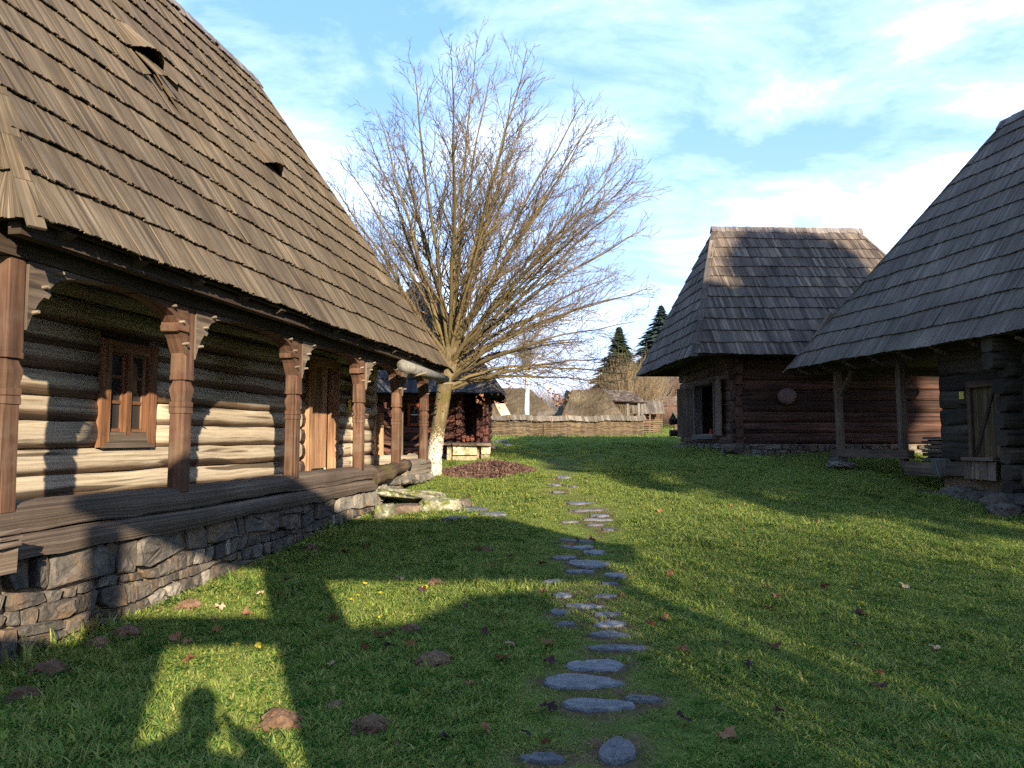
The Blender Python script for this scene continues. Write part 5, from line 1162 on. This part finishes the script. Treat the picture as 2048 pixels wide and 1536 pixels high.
for nm, x0, x1, y0, y1 in ((RB, 4.0, 10.8, .5, 6), (FB, -.2, 5.6, -.2, 5.3), (RH, .3, 5.1, .0, 5.5)):
    c, s_ = math.cos(nm.rotation_euler[2]), math.sin(nm.rotation_euler[2]); dx, dy = PX-nm.location[0], PY-nm.location[1]; lx, ly = dx*c+dy*s_, -dx*s_+dy*c; keep &= ~((lx > x0) & (lx < x1) & (ly > y0) & (ly < y1))
keep &= np.hypot((PX-pc[0])/1.1, (PY-pc[1])/.95) > .9
PX, PY, PS_, so_ = PX[keep], PY[keep], PS_[keep], so_[keep]
et = rng.uniform(4.5, 13.2, 420); eD = rng.uniform(4.12, 4.38, 420); ex2, ey2 = et*HD[0]-eD*HN[0], et*HD[1]-eD*HN[1]
el = rng.uniform(4.2, 10, 220); eo = rng.uniform(-.35, .1, 220); bx2, by2 = 6.9+math.cos(R(-80))*el-math.sin(R(-80))*eo, 18.6+math.sin(R(-80))*el+math.cos(R(-80))*eo
NE = len(ex2)+len(bx2); PX = np.concatenate([PX, ex2, bx2]); PY = np.concatenate([PY, ey2, by2]); PS_ = np.concatenate([PS_, rng.uniform(.9, 1.9, NE)]); so_ = np.concatenate([so_, np.zeros(NE)])
PZ = hz(PX, PY)
patch = np.sin(PX*1.1+.6)*np.sin(PY*.9+1.2)+.6*np.sin(PX*2.7+PY*1.9)
# worn path has shorter grass
pathx = np.interp(PY, [p[1] for p in sorted(ST_XY, key=lambda q: q[1])], [p[0] for p in sorted(ST_XY, key=lambda q: q[1])]); onp = np.exp(-((PX-pathx)/.55)**2)*(PY < 24)
sz = PS_*np.clip(rng.normal(1.0, .22, len(PX))+.22*patch-.36*onp-.35*so_, .4, 2.0)
kind = np.where(rng.random(len(PX)) < .15+.10*patch+.15*onp, 5, np.where(rng.random(len(PX)) < .07, 6, np.where(rng.random(len(PX)) < np.clip(.10+.10*patch-.2*onp, .02, 1), 4, rng.integers(0, 4, len(PX))))).astype(np.int32)
gm = bpy.data.meshes.new('grass'); gm.from_pydata(np.c_[PX, PY, PZ].tolist(), [], [])
for nm, tp_, v in (('sz', 'FLOAT', sz), ('rot', 'FLOAT', rng.random(len(PX))*6.283), ('kd', 'INT', kind)):
    a = gm.attributes.new(nm, tp_, 'POINT'); a.data.foreach_set('value', v)
go = link(bpy.data.objects.new('grass', gm), label='short green lawn grass covering the yard', kind='stuff')
ng = bpy.data.node_groups.new('lawn', 'GeometryNodeTree'); ng.interface.new_socket('Geometry', in_out='INPUT', socket_type='NodeSocketGeometry'); ng.interface.new_socket('Geometry', in_out='OUTPUT', socket_type='NodeSocketGeometry')
N = ng.nodes.new; gi, gout = N('NodeGroupInput'), N('NodeGroupOutput'); iop = N('GeometryNodeInstanceOnPoints'); ci = N('GeometryNodeCollectionInfo'); ci.inputs['Collection'].default_value = tcol; ci.inputs['Separate Children'].default_value = True; ci.inputs['Reset Children'].default_value = True
def attr(nm, dt):
    n = N('GeometryNodeInputNamedAttribute'); n.data_type = dt; n.inputs['Name'].default_value = nm; return n.outputs['Attribute']
cmb = N('ShaderNodeCombineXYZ'); lk = ng.links.new; m2p = N('GeometryNodeMeshToPoints')
lk(gi.outputs[0], m2p.inputs['Mesh']); lk(m2p.outputs[0], iop.inputs['Points']); lk(ci.outputs[0], iop.inputs['Instance']); iop.inputs['Pick Instance'].default_value = True; lk(attr('kd', 'INT'), iop.inputs['Instance Index']); lk(attr('rot', 'FLOAT'), cmb.inputs[2]); lk(cmb.outputs[0], iop.inputs['Rotation']); lk(attr('sz', 'FLOAT'), iop.inputs['Scale']); lk(iop.outputs[0], gout.inputs[0])
md = go.modifiers.new('lawn', 'NODES'); md.node_group = ng
print('tufts', len(PX))
# ================================================================== what shades the yard from behind the camera, added pines included
GT = empty('roofed_gate', (0, -2.5, 0), 0, label='tall carved wooden gate with its own shingle roof, behind the camera, shading the foreground', cat='gate')
gz = zat(2, -2.5)
for x0, x1 in ((-.08, .1), (1.475, 1.965), (4.92, 5.1)):
    b = MB(); box(b, ((x0+x1)/2, 0, (gz+3.9)/2-.1), (x1-x0, .42 if x1-x0 > .3 else .18, 3.9-gz+.2), ax=2); b.build('gate_post', post_wood, GT)
b = MB(); box(b, (.79, 0, 3.06), (1.36, .24, .24)); b.build('header_beam', post_wood, GT)
b = MB(); box(b, (.65, 0, 4.09), (1.64, .24, .22)); b.build('top_beam', post_wood, GT)
b = MB(); box(b, (3.36, 0, 3.9), (3.76, .3, .26)); b.build('top_beam', post_wood, GT)
for k in range(3):
    b = MB(); box(b, (.175+k*.15, .03, (gz+2.94)/2), (.145, .05, 2.94-gz), ax=2); b.build('gate_board', door_wood, GT)
for k in range(24):
    x = 1.97+k*.12; zt = np.interp(x, [1.97, 2.5, 3.3, 4.35, 4.95], [3.08, 3.14, 3.49, 3.6, 3.62]); w_ = .118 if x < 3.95 else .05; b = MB(); box(b, (x+.06, .05, (zt+gz)/2+.03), (w_, .05, zt-gz-.06), ax=2); b.build('gate_board', door_wood, GT)
for z in (.5, 1.7, 2.9):
    b = MB(); box(b, (3.4, .09, z), (2.9, .05, .09)); b.build('gate_rail', door_wood, GT)
for k in range(18):
    x = 5.45+k*.2; b = MB(); box(b, (x+.05, 0, gz+1.0), (.07, .04, 2.0), ax=2, jit=.008); b.build('picket', plank_brown, GT)
for z in (.5, 1.6):
    b = MB(); box(b, (7.2, .05, z), (3.6, .05, .09)); b.build('fence_rail', plank_brown, GT)
for k in range(6):
    x = -1.29+k*.2; b = MB(); box(b, (x+.1, 0, gz+1.45), (.19, .05, 3.0), ax=2, jit=.01); b.build('fence_board', plank_brown, GT)
gr = empty('roof', parent=GT); A, B_, C_, D__ = (.03, -.6, 4.3), (6.0, -.6, 4.3), (6.0, .6, 4.3), (.03, .6, 4.3); r0, r1 = (1.15, 0, 5.2), (5.35, 0, 5.3)
for fc in ((A, B_, r1, r0), (B_, C_, r1, r1), (C_, D__, r0, r1), (D__, A, r0, r0)): roof_face(gr, GT, *fc, 5, .12, shingle_grey, 0)
# leafless orchard trees beyond the gate: a loose net of shade on the right foreground
om = bush_mesh(77, 120, 1.0, .42, twigs=14, th=.9); om.materials.append(twig_m)
for k, (x, y, h, s_) in enumerate(((5.7, -7.2, 4.4, 2.8), (6.9, -6.4, 4.4, 2.6), (7.9, -7.0, 5.6, 2.8), (9.8, -6.4, 5.7, 3.0), (11.8, -7, 6.0, 3.2), (10.4, -9.8, 6.7, 3.2))):
    o = bpy.data.objects.new('orchard_tree', om); o.location = (x, y, zat(x, y)-.05); o.scale = (s_, s_, h); o.rotation_euler = (0, 0, k*2.1); link(o, label='leafless orchard tree behind the camera, %s from the roofed gate' % ORD[k], cat='tree', group='orchard trees behind the camera')
# unseen tall pines, added with high crowns shaped to shade the far lawn
pine_m = leafmat('pine needle', [(.016, .034, .014), (.03, .055, .02), (.045, .075, .028)], .1)
def pine(x, y, crowns, label, seed):
    q = np.random.default_rng(seed); z0 = zat(x, y); root = empty('shade_pine', (x, y, z0), label=label, cat='tree', group='added shade pines behind the camera'); zt = max(c[1]+c[3] for c in crowns)
    b = MB(); tube(b, [(0, 0, -.3), (.1, 0, zt*.5), (0, .1, zt)], [.32, .24, .05], 10, .2, wob=.03); b.build('trunk', twig_m, root, smooth=True)
    mb = MB(); lb = MB()
    for (dx, cz, rx, rz) in crowns:
        for _ in range(26):
            v = q.normal(0, 1, 3); v /= np.linalg.norm(v); e = np.array([dx+v[0]*rx*.85, v[1]*rx*.8, cz+v[2]*rz*.85]); tube(lb, [np.array([0, 0, max(1., e[2]-rz*.4)]), e*.6+np.array([0, 0, e[2]*.4-.2]), e], [.09, .06, .02], 4, q.random(), cap=False)
        for _ in range(2600):
            v = q.normal(0, 1, 3); v /= np.linalg.norm(v); r_ = q.random()**.4*(1+.10*math.sin(5*v[0]+3*v[2]+seed)*math.sin(4*v[1])); p = np.array([dx+v[0]*rx*r_, v[1]*rx*r_, cz+v[2]*rz*r_]); s_ = q.uniform(.22, .42)
            a = q.normal(0, 1, 3); a /= np.linalg.norm(a); b_ = np.cross(a, q.normal(0, 1, 3)); b_ /= np.linalg.norm(b_); mb.add([p-a*s_, p+b_*s_*.7, p+a*s_, p-b_*s_*.7], [(0, 1, 2), (0, 2, 3)], None, q.random())
    lb.build('limbs', twig_m, root, kind='stuff'); mb.build('foliage', pine_m, root, kind='stuff')
pine(19.6, -18, [(0, 14.3, 4.6, 4.0), (1.0, 17.2, 2.8, 2.6)], 'added shade pine with a broad high crown behind the camera, left of its pair', 1)
pine(23.5, -18, [(0, 17.3, 2.7, 3.6), (.3, 20.5, 1.9, 2.0)], 'added shade pine behind the camera, right of its pair', 2)
# the photographer, whose shadow falls on the grass: arms raised to the phone
PE = empty('person', (.09, -.52, zat(0, -.52)), 0, label='person in a dark jacket holding up a phone with both hands, at the camera', cat='person'); PE.scale = (1.06, 1.0, 1.06)
def skin(name, verts, edges, radii, mat, parent, sub=2, root=0):
    me = bpy.data.meshes.new(name); me.from_pydata([tuple(v) for v in verts], edges, []); o = link(bpy.data.objects.new(name, me), parent); me.materials.append(mat)
    m = o.modifiers.new('skin', 'SKIN'); m.use_smooth_shade = True
    for i, r_ in enumerate(radii): me.skin_vertices[0].data[i].radius = (r_, r_) if not isinstance(r_, tuple) else r_
    me.skin_vertices[0].data[root].use_root = True; s_ = o.modifiers.new('sub', 'SUBSURF'); s_.levels = sub; s_.render_levels = sub; return o
V = [(0, 0, .95), (0, 0, 1.15), (0, -.01, 1.36), (0, 0, 1.46), (0, .02, 1.54), (0, .035, 1.64), (0, .03, 1.70),
     (-.10, 0, .9), (-.11, .01, .5), (-.12, -.01, .09), (-.125, .12, .04), (.10, 0, .9), (.11, .02, .5), (.12, 0, .09), (.125, .13, .04),
     (-.19, 0, 1.40), (-.40, .06, 1.36), (-.13, .26, 1.46), (-.07, .29, 1.47), (.19, 0, 1.40), (.40, .06, 1.36), (.13, .26, 1.46), (.07, .29, 1.47)]
E_ = [(0, 1), (1, 2), (2, 3), (3, 4), (4, 5), (5, 6), (0, 7), (7, 8), (8, 9), (9, 10), (0, 11), (11, 12), (12, 13), (13, 14), (2, 15), (15, 16), (16, 17), (17, 18), (2, 19), (19, 20), (20, 21), (21, 22)]
RR = [(.16, .12), (.15, .11), (.17, .12), (.075, .075), (.07, .075), (.085, .10), (.07, .08), .095, .065, .05, .04, .095, .065, .05, .04, .075, .06, .045, .035, .075, .06, .045, .035]
skin('body', V, E_, RR, cloth_dark, PE)
hb = bmesh.new(); bmesh.ops.create_icosphere(hb, subdivisions=3, radius=1)
for v in hb.verts: v.co = Vector((v.co.x*.098, v.co.y*.118+.02, v.co.z*.13+1.665))
me = bpy.data.meshes.new('hair'); hb.to_mesh(me); hb.free(); me.materials.append(hair_m); link(bpy.data.objects.new('hair', me), PE)
for sg in (-1, 1):
    V = [(sg*.07, .29, 1.47), (sg*.06, .305, 1.51)]; E_ = [(0, 1)]; RR = [.032, .034]
    for k, (dx, L) in enumerate(((.0, .07), (-.012, .075), (-.02, .07), (-.028, .055))):
        i = len(V); V += [(sg*(.055+dx*.4), .315+.004*k, 1.535+dx), (sg*(.03+dx*.2), .325, 1.545+dx), (sg*.012, .318, 1.545+dx)]; E_ += [(1, i), (i, i+1), (i+1, i+2)]; RR += [.0095, .009, .008]
    i = len(V); V += [(sg*.06, .285, 1.53), (sg*.045, .275, 1.56)]; E_ += [(1, i), (i, i+1)]; RR += [.011, .009]
    skin('hand', V, E_, RR, skin_m, PE, 1)
ph = bpy.data.objects
b = MB(); box(b, (0, 0, 0), (.16, .009, .076)); o = b.build('phone', phone_m, label='black phone held up in both hands at the camera', cat='phone'); o.location = (.02, -.185, zat(0, 0)+1.545)
